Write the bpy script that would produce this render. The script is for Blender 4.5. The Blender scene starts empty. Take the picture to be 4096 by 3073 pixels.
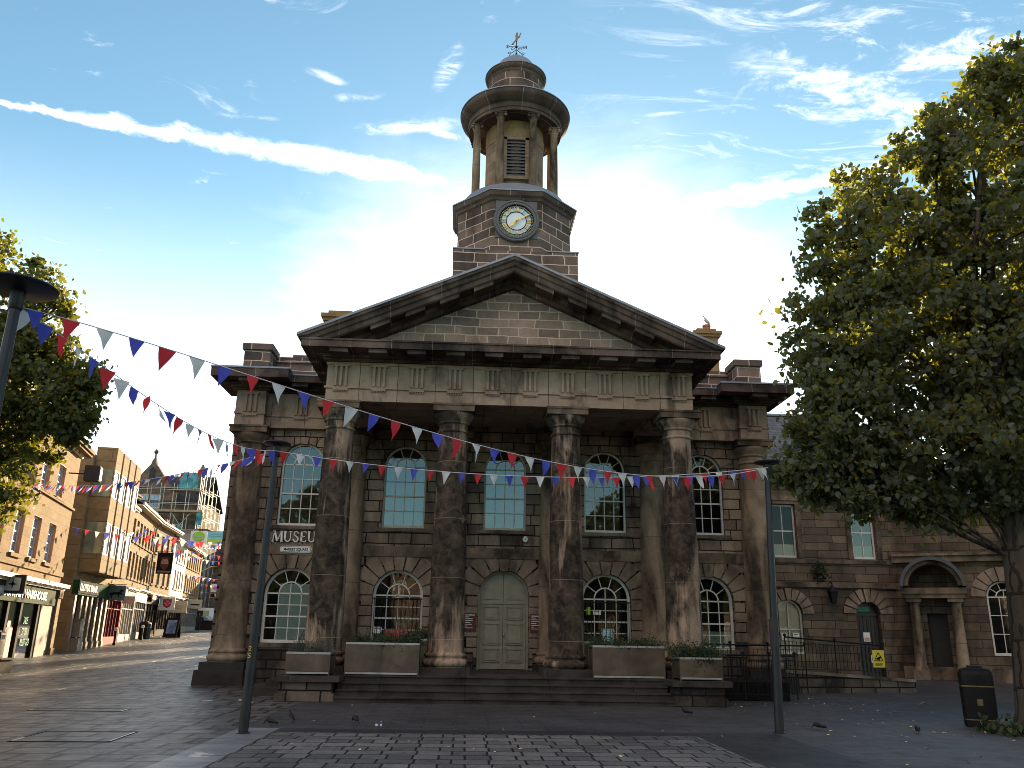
# A museum on a market square: built object by object
EXPOSURE = 1.6
SKYSTR = .06
SKYTINT = (1.12, 1.44, 1.42)
CLOUDW = (11, 11, 11.3)
NLEAF = 110000
CLOUDPUFFS = [(-.29, 1.345, .03, .01, .5), (-.065, 1.31, .012, .04, .35), (-.125, 1.49, .075, .018, -.2), (-.06, 1.52, .04, .01, .3), (.12, 1.82, .18, .12, 0), (.68, 2.25, .05, .06, 0), (.36, 1.68, .05, .025, .3), (-.24, 1.4, .03, .01, -.2)]
import bpy, math, random
import numpy as np
from mathutils import Vector, Matrix
R = math.radians; PI = math.pi
rnd = random.Random(11)
sc = bpy.context.scene
COL = sc.collection
sin, cos = math.sin, math.cos

# ------------------------------------------------------------------ objects
def link(o):
    COL.objects.link(o); return o
def tag(o, label, cat, group=None, kind=None):
    if label: o['label'] = label
    if cat: o['category'] = cat
    if group: o['group'] = group
    if kind: o['kind'] = kind
    return o
def thing(name, label, cat, loc=(0, 0, 0), rz=0.0, group=None):
    o = link(bpy.data.objects.new(name, None))
    o.location = loc; o.rotation_euler = (0, 0, rz); o.empty_display_size = .2
    return tag(o, label, cat, group)
def copy_tree(o, parent=None):
    c = o.copy(); COL.objects.link(c)
    if parent: c.parent = parent
    for ch in list(o.children): copy_tree(ch, c)
    return c

class MB:
    """collects faces; build() links them as ONE mesh object with metre UVs"""
    def __init__(s): s.v = []; s.f = []; s.uv = []; s.sm = []
    def face(s, pts, uv=None, smooth=False):
        n = len(s.v); s.v += [tuple(p) for p in pts]
        s.f.append(tuple(range(n, n + len(pts)))); s.uv.append(uv); s.sm.append(smooth)
    def box(s, x0, x1, y0, y1, z0, z1):
        if x0 > x1: x0, x1 = x1, x0
        if y0 > y1: y0, y1 = y1, y0
        if z0 > z1: z0, z1 = z1, z0
        P = [(x0,y0,z0),(x1,y0,z0),(x1,y1,z0),(x0,y1,z0),(x0,y0,z1),(x1,y0,z1),(x1,y1,z1),(x0,y1,z1)]
        for q in ((0,3,2,1),(4,5,6,7),(0,1,5,4),(1,2,6,5),(2,3,7,6),(3,0,4,7)): s.face([P[i] for i in q])
        return s
    def prism(s, base, vec):
        b = [Vector(p) for p in base]; v = Vector(vec); t = [p + v for p in b]
        s.face(b[::-1]); s.face(t); n = len(b)
        for i in range(n): s.face([b[i], b[(i+1) % n], t[(i+1) % n], t[i]])
        return s
    def xz(s, poly, y0, y1): return s.prism([(x, y1, z) for x, z in poly], (0, y0 - y1, 0))
    def xy(s, poly, z0, z1): return s.prism([(x, y, z0) for x, y in poly], (0, 0, z1 - z0))
    def grid(s, rows, closed=False, smooth=True, uvs=None):
        n = len(s.v); m = len(rows[0])
        for r in rows: s.v += [tuple(p) for p in r]
        for i in range(len(rows) - 1):
            for j in range(m if closed else m - 1):
                k = (j + 1) % m
                s.f.append((n+i*m+j, n+i*m+k, n+(i+1)*m+k, n+(i+1)*m+j)); s.sm.append(smooth)
                if uvs: s.uv.append([uvs[i][j], uvs[i][j+1], uvs[i+1][j+1], uvs[i+1][j]])
                else: s.uv.append(None)
    def lathe(s, cx, cy, prof, n=32, a0=0.0, a1=2*PI, smooth=True):
        full = abs(a1 - a0 - 2*PI) < 1e-6; m = n if full else n + 1
        rr = max(p[0] for p in prof); rows = []; uvs = []; ln = 0; pp = prof[0]
        for r, z in prof:
            ln += math.hypot(r - pp[0], z - pp[1]); pp = (r, z)
            rows.append([(cx + r*cos(a0+(a1-a0)*j/n), cy + r*sin(a0+(a1-a0)*j/n), z) for j in range(m)])
            uvs.append([(rr*(a0+(a1-a0)*j/n), prof[0][1] + ln*(1 if prof[-1][1] >= prof[0][1] else -1)) for j in range(n + 1)])
        # split at sharp profile corners so that shading stays crisp
        i0 = 0
        for i in range(1, len(prof)):
            last = i == len(prof) - 1
            if not last:
                a = Vector((prof[i][0]-prof[i-1][0], prof[i][1]-prof[i-1][1])); b = Vector((prof[i+1][0]-prof[i][0], prof[i+1][1]-prof[i][1]))
                sharp = a.length > 1e-6 and b.length > 1e-6 and a.angle(b) > R(40)
            if last or sharp:
                s.grid(rows[i0:i+1], full, smooth, uvs[i0:i+1]); i0 = i
        return s
    def tube(s, pts, r, n=6, cap=True):
        pts = [Vector(p) for p in pts]; rows = []
        rs = r if isinstance(r, (list, tuple)) else [r]*len(pts)
        up = Vector((0, 0, 1))
        for i, p in enumerate(pts):
            d = (pts[min(i+1, len(pts)-1)] - pts[max(i-1, 0)]).normalized()
            if abs(d.dot(up)) > .95: up = Vector((1, 0, 0)) if abs(d.x) < .9 else Vector((0, 1, 0))
            a = d.cross(up).normalized(); b = a.cross(d).normalized()
            rows.append([p + (a*cos(2*PI*j/n) + b*sin(2*PI*j/n))*rs[i] for j in range(n)])
        s.grid(rows, True, n > 4)
        if cap: s.face(rows[0][::-1]); s.face(rows[-1])
        return s
    def bar(s, p, q, w, h, up=(0, 0, 1)):
        p = Vector(p); q = Vector(q); d = (q - p).normalized(); a = d.cross(Vector(up))
        a = (a.normalized() if a.length > 1e-4 else Vector((1, 0, 0))); b = a.cross(d)
        base = [p + a*x*w/2 + b*y*h/2 for x, y in ((-1,-1),(1,-1),(1,1),(-1,1))]
        return s.prism(base, q - p)
    def arc(s, cx, cz, r0, r1, a0, a1, y0, y1, n=12):
        for i in range(n):
            t0 = a0 + (a1-a0)*i/n; t1 = a0 + (a1-a0)*(i+1)/n
            A = [(cx+r0*cos(t0), cz+r0*sin(t0)), (cx+r1*cos(t0), cz+r1*sin(t0)), (cx+r1*cos(t1), cz+r1*sin(t1)), (cx+r0*cos(t1), cz+r0*sin(t1))]
            s.face([(x, y0, z) for x, z in A]); s.face([(x, y1, z) for x, z in A[::-1]])
            s.face([(A[1][0], y0, A[1][1]), (A[1][0], y1, A[1][1]), (A[2][0], y1, A[2][1]), (A[2][0], y0, A[2][1])])
            s.face([(A[3][0], y0, A[3][1]), (A[3][0], y1, A[3][1]), (A[0][0], y1, A[0][1]), (A[0][0], y0, A[0][1])])
        return s
    def disc(s, cx, cz, r, y, n=32):
        s.face([(cx + r*cos(2*PI*i/n), y, cz + r*sin(2*PI*i/n)) for i in range(n)]); return s
    def cyl(s, p, q, r, n=12): return s.tube([p, q], r, n)
    def ball(s, c, r, n=10, sz=1.0):
        return s.lathe(c[0], c[1], [(r*sin(PI*i/n) + 1e-4, c[2] - r*sz*cos(PI*i/n)) for i in range(n + 1)], n + 4)
    def build(s, name, mat, parent=None):
        me = bpy.data.meshes.new(name)
        me.from_pydata(s.v, [], s.f); me.update()
        uvl = me.uv_layers.new(name='UVMap').data
        V = s.v; flat = []
        for p, uv in zip(me.polygons, s.uv):
            if uv is not None:
                for q in uv: flat += [q[0], q[1]]
            else:
                n = p.normal
                if abs(n.z) > .75: ix = (0, 1)
                elif abs(n.x) > abs(n.y): ix = (1, 2)
                else: ix = (0, 2)
                for i in p.vertices: flat += [V[i][ix[0]], V[i][ix[1]]]
        uvl.foreach_set('uv', flat)
        me.polygons.foreach_set('use_smooth', s.sm)
        me.materials.append(mat)
        o = link(bpy.data.objects.new(name, me))
        if parent: o.parent = parent
        return o

def raw_mesh(name, v, f, mat, parent=None, smooth=False):
    me = bpy.data.meshes.new(name); me.from_pydata(v, [], f); me.update()
    if smooth: me.polygons.foreach_set('use_smooth', [True]*len(me.polygons))
    me.materials.append(mat); o = link(bpy.data.objects.new(name, me))
    if parent: o.parent = parent
    return o

def lettering(name, text, size, mat, parent, loc, ext=.01, rz=0.0, align='LEFT', sx=1.0, mirror=False, flat=False, bold=0.0):
    cu = bpy.data.curves.new('t', 'FONT'); cu.body = text; cu.size = size; cu.extrude = ext; cu.align_x = align; cu.offset = bold
    cu.resolution_u = 3
    o = bpy.data.objects.new('t', cu)
    me = bpy.data.meshes.new_from_object(o)
    bpy.data.objects.remove(o); bpy.data.curves.remove(cu)
    c, s_ = cos(rz), sin(rz)
    for v in me.vertices:
        x, y, z = v.co
        x *= sx * (-1 if mirror else 1)
        if flat: p = (x, y, z)
        else: p = (x, -z, y)
        v.co = (p[0]*c - p[1]*s_ + loc[0], p[0]*s_ + p[1]*c + loc[1], p[2] + loc[2])
    if mirror: me.flip_normals()
    me.name = name; me.materials.clear(); me.materials.append(mat)
    ob = link(bpy.data.objects.new(name, me))
    if parent: ob.parent = parent
    return ob

# ------------------------------------------------------------------ materials
class NT:
    def __init__(s, name):
        s.m = bpy.data.materials.new(name); s.m.use_nodes = True; s.t = s.m.node_tree
        s.t.nodes.clear(); s.out = s.n('ShaderNodeOutputMaterial')
    def n(s, typ, **kw):
        x = s.t.nodes.new(typ)
        for k, v in kw.items():
            if k in x.inputs and not hasattr(x, k): x.inputs[k].default_value = v
            else: setattr(x, k, v)
        return x
    def l(s, a, b): s.t.links.new(a, b)
    def noise(s, vec, scale, detail=4, rough=.6, dist=0.0):
        x = s.n('ShaderNodeTexNoise'); x.inputs['Scale'].default_value = scale; x.inputs['Detail'].default_value = detail
        x.inputs['Roughness'].default_value = rough; x.inputs['Distortion'].default_value = dist
        if vec: s.l(vec, x.inputs['Vector'])
        return x.outputs['Fac']
    def ramp(s, fac, stops):
        x = s.n('ShaderNodeValToRGB'); e = x.color_ramp.elements
        while len(e) < len(stops): e.new(.5)
        for k, (p, c) in zip(e, stops):
            k.position = p; k.color = (c, c, c, 1) if not isinstance(c, tuple) else (*c, 1)
        s.l(fac, x.inputs['Fac']); return x.outputs['Color']
    def mix(s, fac, a, b, mode='MIX'):
        x = s.n('ShaderNodeMix', data_type='RGBA', blend_type=mode)
        for sock, v in ((x.inputs[0], fac), (x.inputs[6], a), (x.inputs[7], b)):
            if hasattr(v, 'links') or hasattr(v, 'is_output'): s.l(v, sock)
            elif isinstance(v, tuple): sock.default_value = (*v, 1)
            else: sock.default_value = v
        return x.outputs[2]
    def math(s, op, a, b=None, c=None, clamp=False):
        x = s.n('ShaderNodeMath', operation=op); x.use_clamp = clamp
        for i, v in enumerate((a, b, c)):
            if v is None: continue
            if hasattr(v, 'is_output'): s.l(v, x.inputs[i])
            else: x.inputs[i].default_value = v
        return x.outputs[0]
    def pos(s, scale=(1, 1, 1)):
        g = s.n('ShaderNodeNewGeometry'); m = s.n('ShaderNodeMapping'); m.inputs['Scale'].default_value = scale
        s.l(g.outputs['Position'], m.inputs['Vector']); return m.outputs['Vector']
    def bsdf(s, col, rough=.8, metal=0.0, spec=.5, bump=None, bstr=.5, bdist=.02, **kw):
        b = s.n('ShaderNodeBsdfPrincipled')
        for k, v in (('Base Color', col), ('Roughness', rough), ('Metallic', metal), ('Specular IOR Level', spec)):
            if hasattr(v, 'is_output'): s.l(v, b.inputs[k])
            elif isinstance(v, tuple): b.inputs[k].default_value = (*v, 1)
            else: b.inputs[k].default_value = v
        for k, v in kw.items(): b.inputs[k.replace('_', ' ')].default_value = v
        if bump is not None:
            bp = s.n('ShaderNodeBump'); bp.inputs['Strength'].default_value = bstr; bp.inputs['Distance'].default_value = bdist
            s.l(bump, bp.inputs['Height']); s.l(bp.outputs['Normal'], b.inputs['Normal'])
        s.l(b.outputs[0], s.out.inputs[0]); return b

def plain(name, col, rough=.6, metal=0.0, var=.25, scale=6.0, spec=.4, bstr=.15, **kw):
    t = NT(name); p = t.pos()
    nz = t.noise(p, scale, 5)
    lo = tuple(c*(1-var) for c in col); hi = tuple(min(1, c*(1+var)) for c in col)
    fine = t.noise(p, scale*9, 3)
    t.bsdf(t.mix(t.ramp(nz, [(.3, 0.0), (.7, 1.0)]), lo, hi), t.math('MULTIPLY_ADD', fine, .25, rough-.12), metal, spec, fine, bstr, .01, **kw)
    return t.m

def stone(name, c1, c2, mortar, bw, rh, ms=.008, soot=(.42, .62), sootcol=(.0065, .006, .006), amt=.9, streak=.35, sscale=.55, bstr=.7, pale=None, mfac=1.0, wob=.018, warp=.0, band=None):
    """coursed stone: blocks, joints, soot streaks and pale patches"""
    t = NT(name)
    uv = t.n('ShaderNodeTexCoord').outputs['UV']
    p = t.pos(); ps = t.pos((1, 1, streak))
    nz = t.n('ShaderNodeTexNoise'); nz.inputs['Scale'].default_value = 3.0; t.l(uv, nz.inputs['Vector'])
    off = t.n('ShaderNodeVectorMath', operation='MULTIPLY_ADD')
    t.l(nz.outputs['Color'], off.inputs[0]); off.inputs[1].default_value = (wob, wob, 0); t.l(uv, off.inputs[2])
    n2 = t.n('ShaderNodeTexNoise'); n2.inputs['Scale'].default_value = .8; t.l(uv, n2.inputs['Vector'])
    of2 = t.n('ShaderNodeVectorMath', operation='MULTIPLY_ADD'); t.l(n2.outputs['Color'], of2.inputs[0]); of2.inputs[1].default_value = (warp*2.2, warp, 0); t.l(off.outputs[0], of2.inputs[2])
    br = t.n('ShaderNodeTexBrick'); t.l(of2.outputs[0], br.inputs['Vector'])
    for k, v in (('Scale', 1.0), ('Mortar Size', ms), ('Mortar Smooth', .3), ('Bias', 0.0), ('Brick Width', bw), ('Row Height', rh)): br.inputs[k].default_value = v
    br.inputs['Color1'].default_value = (*c1, 1); br.inputs['Color2'].default_value = (*c2, 1); br.inputs['Mortar'].default_value = (*mortar, 1)
    br.offset = .5; br.squash = 1.35; br.squash_frequency = 3
    grain = t.noise(p, 22, 5, .7); med = t.noise(p, 2.3, 6, .65)
    col = t.mix(t.ramp(med, [(.25, .0), (.75, 1.0)]), br.outputs['Color'], t.mix(1.0, br.outputs['Color'], (.62, .58, .56), 'MULTIPLY'))
    col = t.mix(.5, col, t.ramp(grain, [(.25, .62), (.8, 1.25)]), 'MULTIPLY')
    sn = t.noise(ps, sscale, 9, .62, .7)
    if band:
        sx = t.n('ShaderNodeSeparateXYZ'); t.l(t.pos(), sx.inputs[0]); st2 = t.noise(t.pos((5, 5, .35)), 1.0, 6, .65, .3)
        bz = t.n('ShaderNodeMapRange'); bz.interpolation_type = 'SMOOTHSTEP'; t.l(sx.outputs[2], bz.inputs['Value'])
        for k, v in zip(('From Min', 'From Max', 'To Min', 'To Max'), (1.2, 3.2, -.07, .035)): bz.inputs[k].default_value = v
        bt = t.n('ShaderNodeMapRange'); bt.interpolation_type = 'SMOOTHSTEP'; t.l(sx.outputs[2], bt.inputs['Value'])
        for k, v in zip(('From Min', 'From Max', 'To Min', 'To Max'), (5.6, 7.2, 0, -.1)): bt.inputs[k].default_value = v
        sn = t.math('ADD', t.math('ADD', sn, bz.outputs[0]), t.math('MULTIPLY_ADD', t.math('SUBTRACT', st2, .5), .42, bt.outputs[0]))
    sm = t.math('MULTIPLY', t.ramp(sn, [(soot[0], 0.0), (soot[1], 1.0)]), amt)
    sm = t.math('MULTIPLY', sm, t.ramp(t.noise(p, 3.5, 6, .7, .5), [(.3, .72), (.6, 1.0)]))
    # joints keep part of their own tone under the soot
    sm = t.math('MULTIPLY', sm, t.math('MULTIPLY_ADD', br.outputs['Fac'], -.45*mfac, 1.0))
    col = t.mix(sm, col, sootcol)
    if pale:
        pn = t.noise(ps, 1.7, 8, .7, .4)
        col = t.mix(t.math('MULTIPLY', t.ramp(pn, [(.6, 0.0), (.72, 1.0)]), .6), col, pale)
    h = t.math('MULTIPLY_ADD', br.outputs['Fac'], -1.0, t.math('MULTIPLY', grain, .35))
    h = t.math('MULTIPLY_ADD', med, .3, h)
    t.bsdf(col, .9, 0, .25, h, bstr, .025)
    return t.m

M = {}
T1 = (.42, .325, .24); T2 = (.18, .143, .114)
M['ashlar'] = stone('dark ashlar', T1, T2, (.018, .016, .014), .72, .34, .02, (.44, .64), amt=.88, sscale=.8, bstr=.9, wob=.03, warp=.05)
M['rustic'] = stone('rusticated stone', (.4, .312, .24), (.15, .122, .1), (.006, .0055, .005), .78, .37, .036, (.42, .62), amt=.88, bstr=1.0, sscale=.8, wob=.03, warp=.05)
M['voussoir'] = stone('voussoir stone', (.36, .282, .215), (.2, .162, .128), (.1, .08, .065), 7, 7, .0001, (.45, .7), amt=.85, sscale=1.1)
M['plainstone'] = stone('moulded stone', (.32, .245, .18), (.2, .158, .122), (.06, .05, .043), 1.9, 3.0, .006, (.40, .62), amt=.9, streak=.6, sscale=.7)
M['cornice'] = stone('sooty cornice stone', (.2, .148, .125), (.12, .093, .082), (.36, .3, .25), 1.15, 6.0, .01, (.36, .6), amt=.92, streak=.7, sscale=.8)
M['frieze'] = stone('frieze stone', (.45, .342, .26), (.35, .268, .205), (.03, .026, .022), 1.1, 5.0, .008, (.5, .7), amt=.88, streak=.5, sscale=1.1, pale=(.55, .46, .35))
M['column'] = stone('column drums', (.42, .325, .24), (.37, .288, .215), (.5, .42, .34), 60, 1.62, .008, (.355, .49), amt=.97, streak=.3, sscale=1.0, band=True, pale=(.5, .41, .31), wob=.004)
M['pilaster'] = stone('engaged column', (.4, .305, .215), (.34, .26, .19), (.12, .1, .08), 60, 1.62, .006, (.43, .6), amt=.9, streak=.3, sscale=.9, wob=.004)
M['tymp'] = stone('tympanum rubble', (.44, .325, .265), (.2, .155, .135), (.6, .5, .41), .62, .27, .022, (.52, .72), amt=.5, pale=(.5, .41, .32), wob=.07, warp=.09)
M['tower'] = stone('tower stone', (.26, .19, .16), (.1, .077, .07), (.68, .57, .48), .74, .335, .019, (.46, .66), amt=.78, wob=.04, warp=.07)
M['towerplain'] = stone('tower moulding', (.17, .13, .11), (.12, .094, .083), (.5, .42, .35), 1.4, 4, .012, (.4, .65), amt=.7, streak=.7)
M['lantern'] = stone('lantern stone', (.36, .285, .215), (.24, .19, .15), (.5, .42, .34), .7, .36, .01, (.5, .72), amt=.7, sscale=1.0)
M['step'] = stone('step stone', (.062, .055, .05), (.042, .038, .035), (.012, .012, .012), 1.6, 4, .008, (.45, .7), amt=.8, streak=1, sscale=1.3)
M['plinth'] = stone('wall plinth', (.19, .152, .122), (.08, .066, .056), (.008, .007, .007), .62, .27, .022, (.4, .6), amt=.9, bstr=1.0)
M['wing'] = stone('wing ashlar', (.22, .17, .12), (.1, .08, .061), (.04, .034, .028), .95, .3, .014, (.46, .68), amt=.85, sscale=.6, wob=.03, warp=.05)
M['gold1'] = stone('golden sandstone', (.34, .225, .105), (.26, .17, .08), (.27, .2, .12), .85, .36, .007, (.62, .85), amt=.4, mfac=.3)
M['gold2'] = stone('rubble sandstone', (.36, .24, .115), (.25, .165, .078), (.2, .14, .08), .5, .22, .01, (.6, .85), amt=.45, mfac=.3)
M['gold3'] = stone('pale sandstone', (.37, .265, .14), (.29, .205, .115), (.3, .23, .15), .7, .3, .008, (.6, .85), amt=.4, mfac=.3)
M['bankstone'] = stone('bank panel stone', (.34, .25, .13), (.28, .205, .11), (.1, .075, .05), 1.5, .62, .01, (.64, .9), amt=.35, mfac=.3)
M['darkgothic'] = stone('dark gothic stone', (.25, .195, .15), (.17, .135, .108), (.06, .05, .045), .6, .3, .01, (.45, .7), amt=.7)
M['lead'] = plain('lead sheet', (.2, .23, .28), .5, .3, .2, 2.0, .5)
M['ironblack'] = plain('black iron', (.008, .008, .009), .6, 0, .3, 12, .2)
M['shadewell'] = plain('shade-black stone', (.008, .008, .008), .9, 0, .4, 4, .1)  # the pit's deep shade is put into this colour
M['lampmetal'] = plain('lamp post paint', (.028, .03, .036), .36, .4, .25, 3, .4)
M['white'] = plain('white paint', (.6, .6, .58), .5, 0, .1, 8)
M['cream'] = plain('cream paint', (.5, .43, .32), .5, 0, .1, 8)
M['winframe'] = plain('window paint', (.56, .55, .51), .45, 0, .12, 8)
M['winframed'] = plain('pale stone window paint', (.42, .39, .33), .5, 0, .15, 8)
M['doorpaint'] = plain('olive door paint', (.235, .222, .16), .45, 0, .15, 5)
M['doordark'] = plain('dark door', (.02, .016, .014), .5, 0, .2, 6)
M['interior'] = plain('dark interior', (.006, .006, .006), .9, 0, .1, 2)
M['blindgreen'] = plain('pale blind', (.4, .45, .4), .7, 0, .08, 3)
M['skypanel'] = plain('painted sky reflection', (.1, .25, .36), .7, 0, .1, 1.2)  # reflected blue sky painted as a panel colour
M['blindcream'] = plain('cream blind', (.5, .47, .37), .7, 0, .08, 3)
M['dullgold'] = plain('dull gilding', (.16, .12, .05), .6, .3)
M['gold'] = plain('gilding', (.6, .47, .17), .35, .7, .15, 10)
M['dial'] = plain('dial glass', (.42, .56, .68), .35, 0, .08, 4)
M['dialwhite'] = plain('dial centre', (.62, .72, .8), .4, 0, .05, 4)
M['clockring'] = plain('clock ring paint', (.085, .088, .1), .5, .1, .15, 4)
M['louvre'] = plain('louvre slate', (.075, .078, .085), .55, 0, .2, 8)
M['corten'] = plain('bronzed steel panel', (.1, .078, .058), .36, .45, .5, 1.6, .5)
M['steel'] = plain('planter steel', (.4, .4, .4), .35, .7, .2, 4)
M['soil'] = plain('planter soil', (.02, .016, .012), .95, 0, .3, 20)
M['slate'] = stone('roof slate', (.16, .18, .2), (.11, .125, .145), (.05, .055, .06), .32, .2, .008, (.6, .85), amt=.4, bstr=.8)
M['slatedark'] = stone('dark slate', (.07, .075, .085), (.05, .053, .06), (.02, .02, .022), .32, .2, .008, (.6, .85), amt=.4, bstr=.8)
M['concrete'] = plain('grey render', (.22, .2, .18), .85, 0, .2, 1.5)
M['red'] = plain('red paint', (.26, .012, .015), .7, 0, .2, 5, .1)
M['darkred'] = plain('maroon board', (.07, .012, .012), .45, 0, .2, 5)
M['green'] = plain('bank green', (.022, .07, .03), .85, 0, .15, 5, .06)
M['sagegreen'] = plain('sage fascia', (.06, .08, .048), .85, 0, .12, 4, .06)
M['shopdark'] = plain('dark shop frame', (.028, .02, .015), .8, 0, .3, 5, .1)
M['shopbrown'] = plain('brown panel', (.22, .165, .11), .6, 0, .2, 3)
M['shopgrey'] = plain('grey shop panel', (.2, .175, .145), .75, 0, .15, 3)
M['shopwhite'] = plain('white shopfront', (.45, .4, .31), .7, 0, .12, 5, .2)
M['signwhite'] = plain('sign white', (.7, .7, .68), .5, 0, .04, 5)
M['signblack'] = plain('sign black', (.012, .012, .013), .85, 0, .1, 5, .06)
M['signgrey'] = plain('sign grey', (.045, .045, .047), .8, 0, .1, 5, .1)
M['horseboard'] = plain('slate blue board', (.13, .17, .18), .8, 0, .1, 5, .1)
M['shield'] = plain('shield red', (.45, .02, .035), .45, 0, .1, 5)
M['yellow'] = plain('yellow sign', (.62, .5, .04), .45, 0, .06, 5)
M['blue'] = plain('blue sign', (.02, .1, .4), .45, 0, .06, 5)
M['posterred'] = plain('red poster', (.5, .1, .11), .6, 0, .12, 3)
M['posterblue'] = plain('pale blue poster', (.25, .55, .62), .6, 0, .08, 3)
M['pinkpaint'] = plain('pink window reveal', (.5, .27, .17), .6, 0, .12, 4)
M['scaff'] = plain('scaffold tube', (.42, .4, .36), .4, .6, .2, 8)
M['board'] = plain('scaffold board', (.3, .24, .17), .8, 0, .25, 6)
M['tarp'] = plain('teal tarpaulin', (.06, .27, .32), .5, 0, .35, 1.4)
M['net'] = plain('blue debris net', (.07, .14, .24), .8, 0, .3, 2)
M['terracotta'] = plain('terracotta pot', (.36, .1, .06), .7, 0, .2, 6)
M['brickred'] = stone('brick chimney', (.26, .13, .08), (.2, .1, .07), (.3, .25, .2), .22, .075, .006, (.5, .75), amt=.6)
M['bannergreen'] = plain('lime green', (.3, .5, .03), .6, 0, .1, 4)
M['bannerteal'] = plain('teal banner', (.2, .46, .5), .6, 0, .1, 4)
M['carpaint'] = plain('silver car paint', (.22, .28, .32), .25, .3, .05, 2)
M['vanpaint'] = plain('white van paint', (.55, .55, .55), .3, 0, .05, 2)
M['tyre'] = plain('tyre rubber', (.012, .012, .012), .85, 0, .2, 10)
M['orange'] = plain('orange plastic', (.6, .16, .04), .5, 0, .1, 4)
M['cloth'] = plain('dark clothing', (.02, .02, .024), .85, 0, .2, 8)
M['skin'] = plain('skin', (.3, .19, .14), .6, 0, .1, 8)
M['pigeon'] = plain('pigeon feathers', (.011, .011, .013), .7, 0, .5, 30)
M['gullgrey'] = plain('gull feathers', (.42, .45, .5), .7, 0, .2, 10)
M['bark'] = stone('lime bark', (.1, .082, .062), (.06, .05, .04), (.03, .025, .02), .2, .9, .03, (.5, .8), amt=.5, streak=.15, sscale=4, bstr=1.0, wob=.2)

def cloth_mat(name, col):
    t = NT(name); p = t.pos()
    b = t.n('ShaderNodeBsdfDiffuse'); b.inputs['Color'].default_value = (*col, 1)
    tr = t.n('ShaderNodeBsdfTranslucent'); tr.inputs['Color'].default_value = (*[min(1, c*1.1) for c in col], 1)
    mx = t.n('ShaderNodeMixShader'); mx.inputs[0].default_value = .38
    t.l(b.outputs[0], mx.inputs[1]); t.l(tr.outputs[0], mx.inputs[2]); t.l(mx.outputs[0], t.out.inputs[0]); return t.m
M['flagred'] = cloth_mat('red flag cloth', (.62, .05, .06)); M['flagwhite'] = cloth_mat('white flag cloth', (.62, .66, .66)); M['flagblue'] = cloth_mat('blue flag cloth', (.08, .1, .5))
M['cord'] = plain('white cord', (.6, .6, .62), .7, 0, .05, 5)

def leaf_mat(name, d1, d2, tr, mixf=.42):
    t = NT(name); p = t.pos()
    nz = t.noise(p, 1.1, 5, .7); fine = t.noise(p, 9, 2)
    col = t.mix(t.ramp(nz, [(.3, 0.0), (.7, 1.0)]), d1, d2)
    col = t.mix(.7, col, t.ramp(fine, [(.25, .55), (.75, 1.35)]), 'MULTIPLY')
    b = t.n('ShaderNodeBsdfPrincipled'); t.l(col, b.inputs['Base Color']); b.inputs['Roughness'].default_value = .55; b.inputs['Specular IOR Level'].default_value = .35
    tl = t.n('ShaderNodeBsdfTranslucent'); tl.inputs['Color'].default_value = (*tr, 1)
    mx = t.n('ShaderNodeMixShader'); mx.inputs[0].default_value = mixf
    t.l(b.outputs[0], mx.inputs[1]); t.l(tl.outputs[0], mx.inputs[2]); t.l(mx.outputs[0], t.out.inputs[0]); return t.m
M['leaf'] = leaf_mat('lime leaves', (.044, .056, .038), (.086, .1, .068), (.42, .42, .02), .32)
M['leafl'] = leaf_mat('plane leaves', (.04, .055, .02), (.065, .08, .028), (.34, .34, .02), .3)
M['leafdark'] = leaf_mat('shrub leaves', (.025, .042, .02), (.045, .065, .03), (.08, .12, .02), .2)
M['lavender'] = leaf_mat('lavender foliage', (.06, .068, .062), (.085, .088, .1), (.1, .11, .08), .2)

def glass_mat(name, ior=2.1, tint=(.93, .96, .95)):
    t = NT(name); p = t.pos()
    fr = t.n('ShaderNodeFresnel'); fr.inputs['IOR'].default_value = ior
    wob = t.noise(p, 1.3, 2); bp = t.n('ShaderNodeBump'); bp.inputs['Strength'].default_value = .04; bp.inputs['Distance'].default_value = .05; t.l(wob, bp.inputs['Height'])
    tr = t.n('ShaderNodeBsdfTransparent'); tr.inputs['Color'].default_value = (*tint, 1)
    gl = t.n('ShaderNodeBsdfGlossy'); gl.inputs['Roughness'].default_value = .015; t.l(bp.outputs[0], gl.inputs['Normal'])
    mx = t.n('ShaderNodeMixShader'); t.l(fr.outputs[0], mx.inputs[0]); t.l(tr.outputs[0], mx.inputs[1]); t.l(gl.outputs[0], mx.inputs[2])
    t.l(mx.outputs[0], t.out.inputs[0]); return t.m
M['glass'] = glass_mat('window glass', 1.95); M['glassdim'] = glass_mat('shop glass', 1.4); M['glasslow'] = glass_mat('lower window glass', 1.8)
def glass_opaque(name, col, rough=.06):
    t = NT(name); p = t.pos(); t.bsdf(t.mix(t.ramp(t.noise(p, 1.2, 3), [(.35, 0.0), (.65, 1.0)]), tuple(c*.6 for c in col), col), rough, 0, .9, None); return t.m
M['glassgreen'] = glass_opaque('curtained green glass', (.26, .3, .22)); M['glassdark'] = glass_opaque('dark shop glass', (.012, .012, .013)); M['glassgrey'] = glass_opaque('grey curtained glass', (.2, .18, .17))
M['glassbright'] = glass_opaque('sky-painted bay glass', (.62, .64, .62)); M['glasssky'] = glass_opaque('sky-painted glass', (.3, .42, .6))  # bright sky reflections are put into these pane colours

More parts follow.
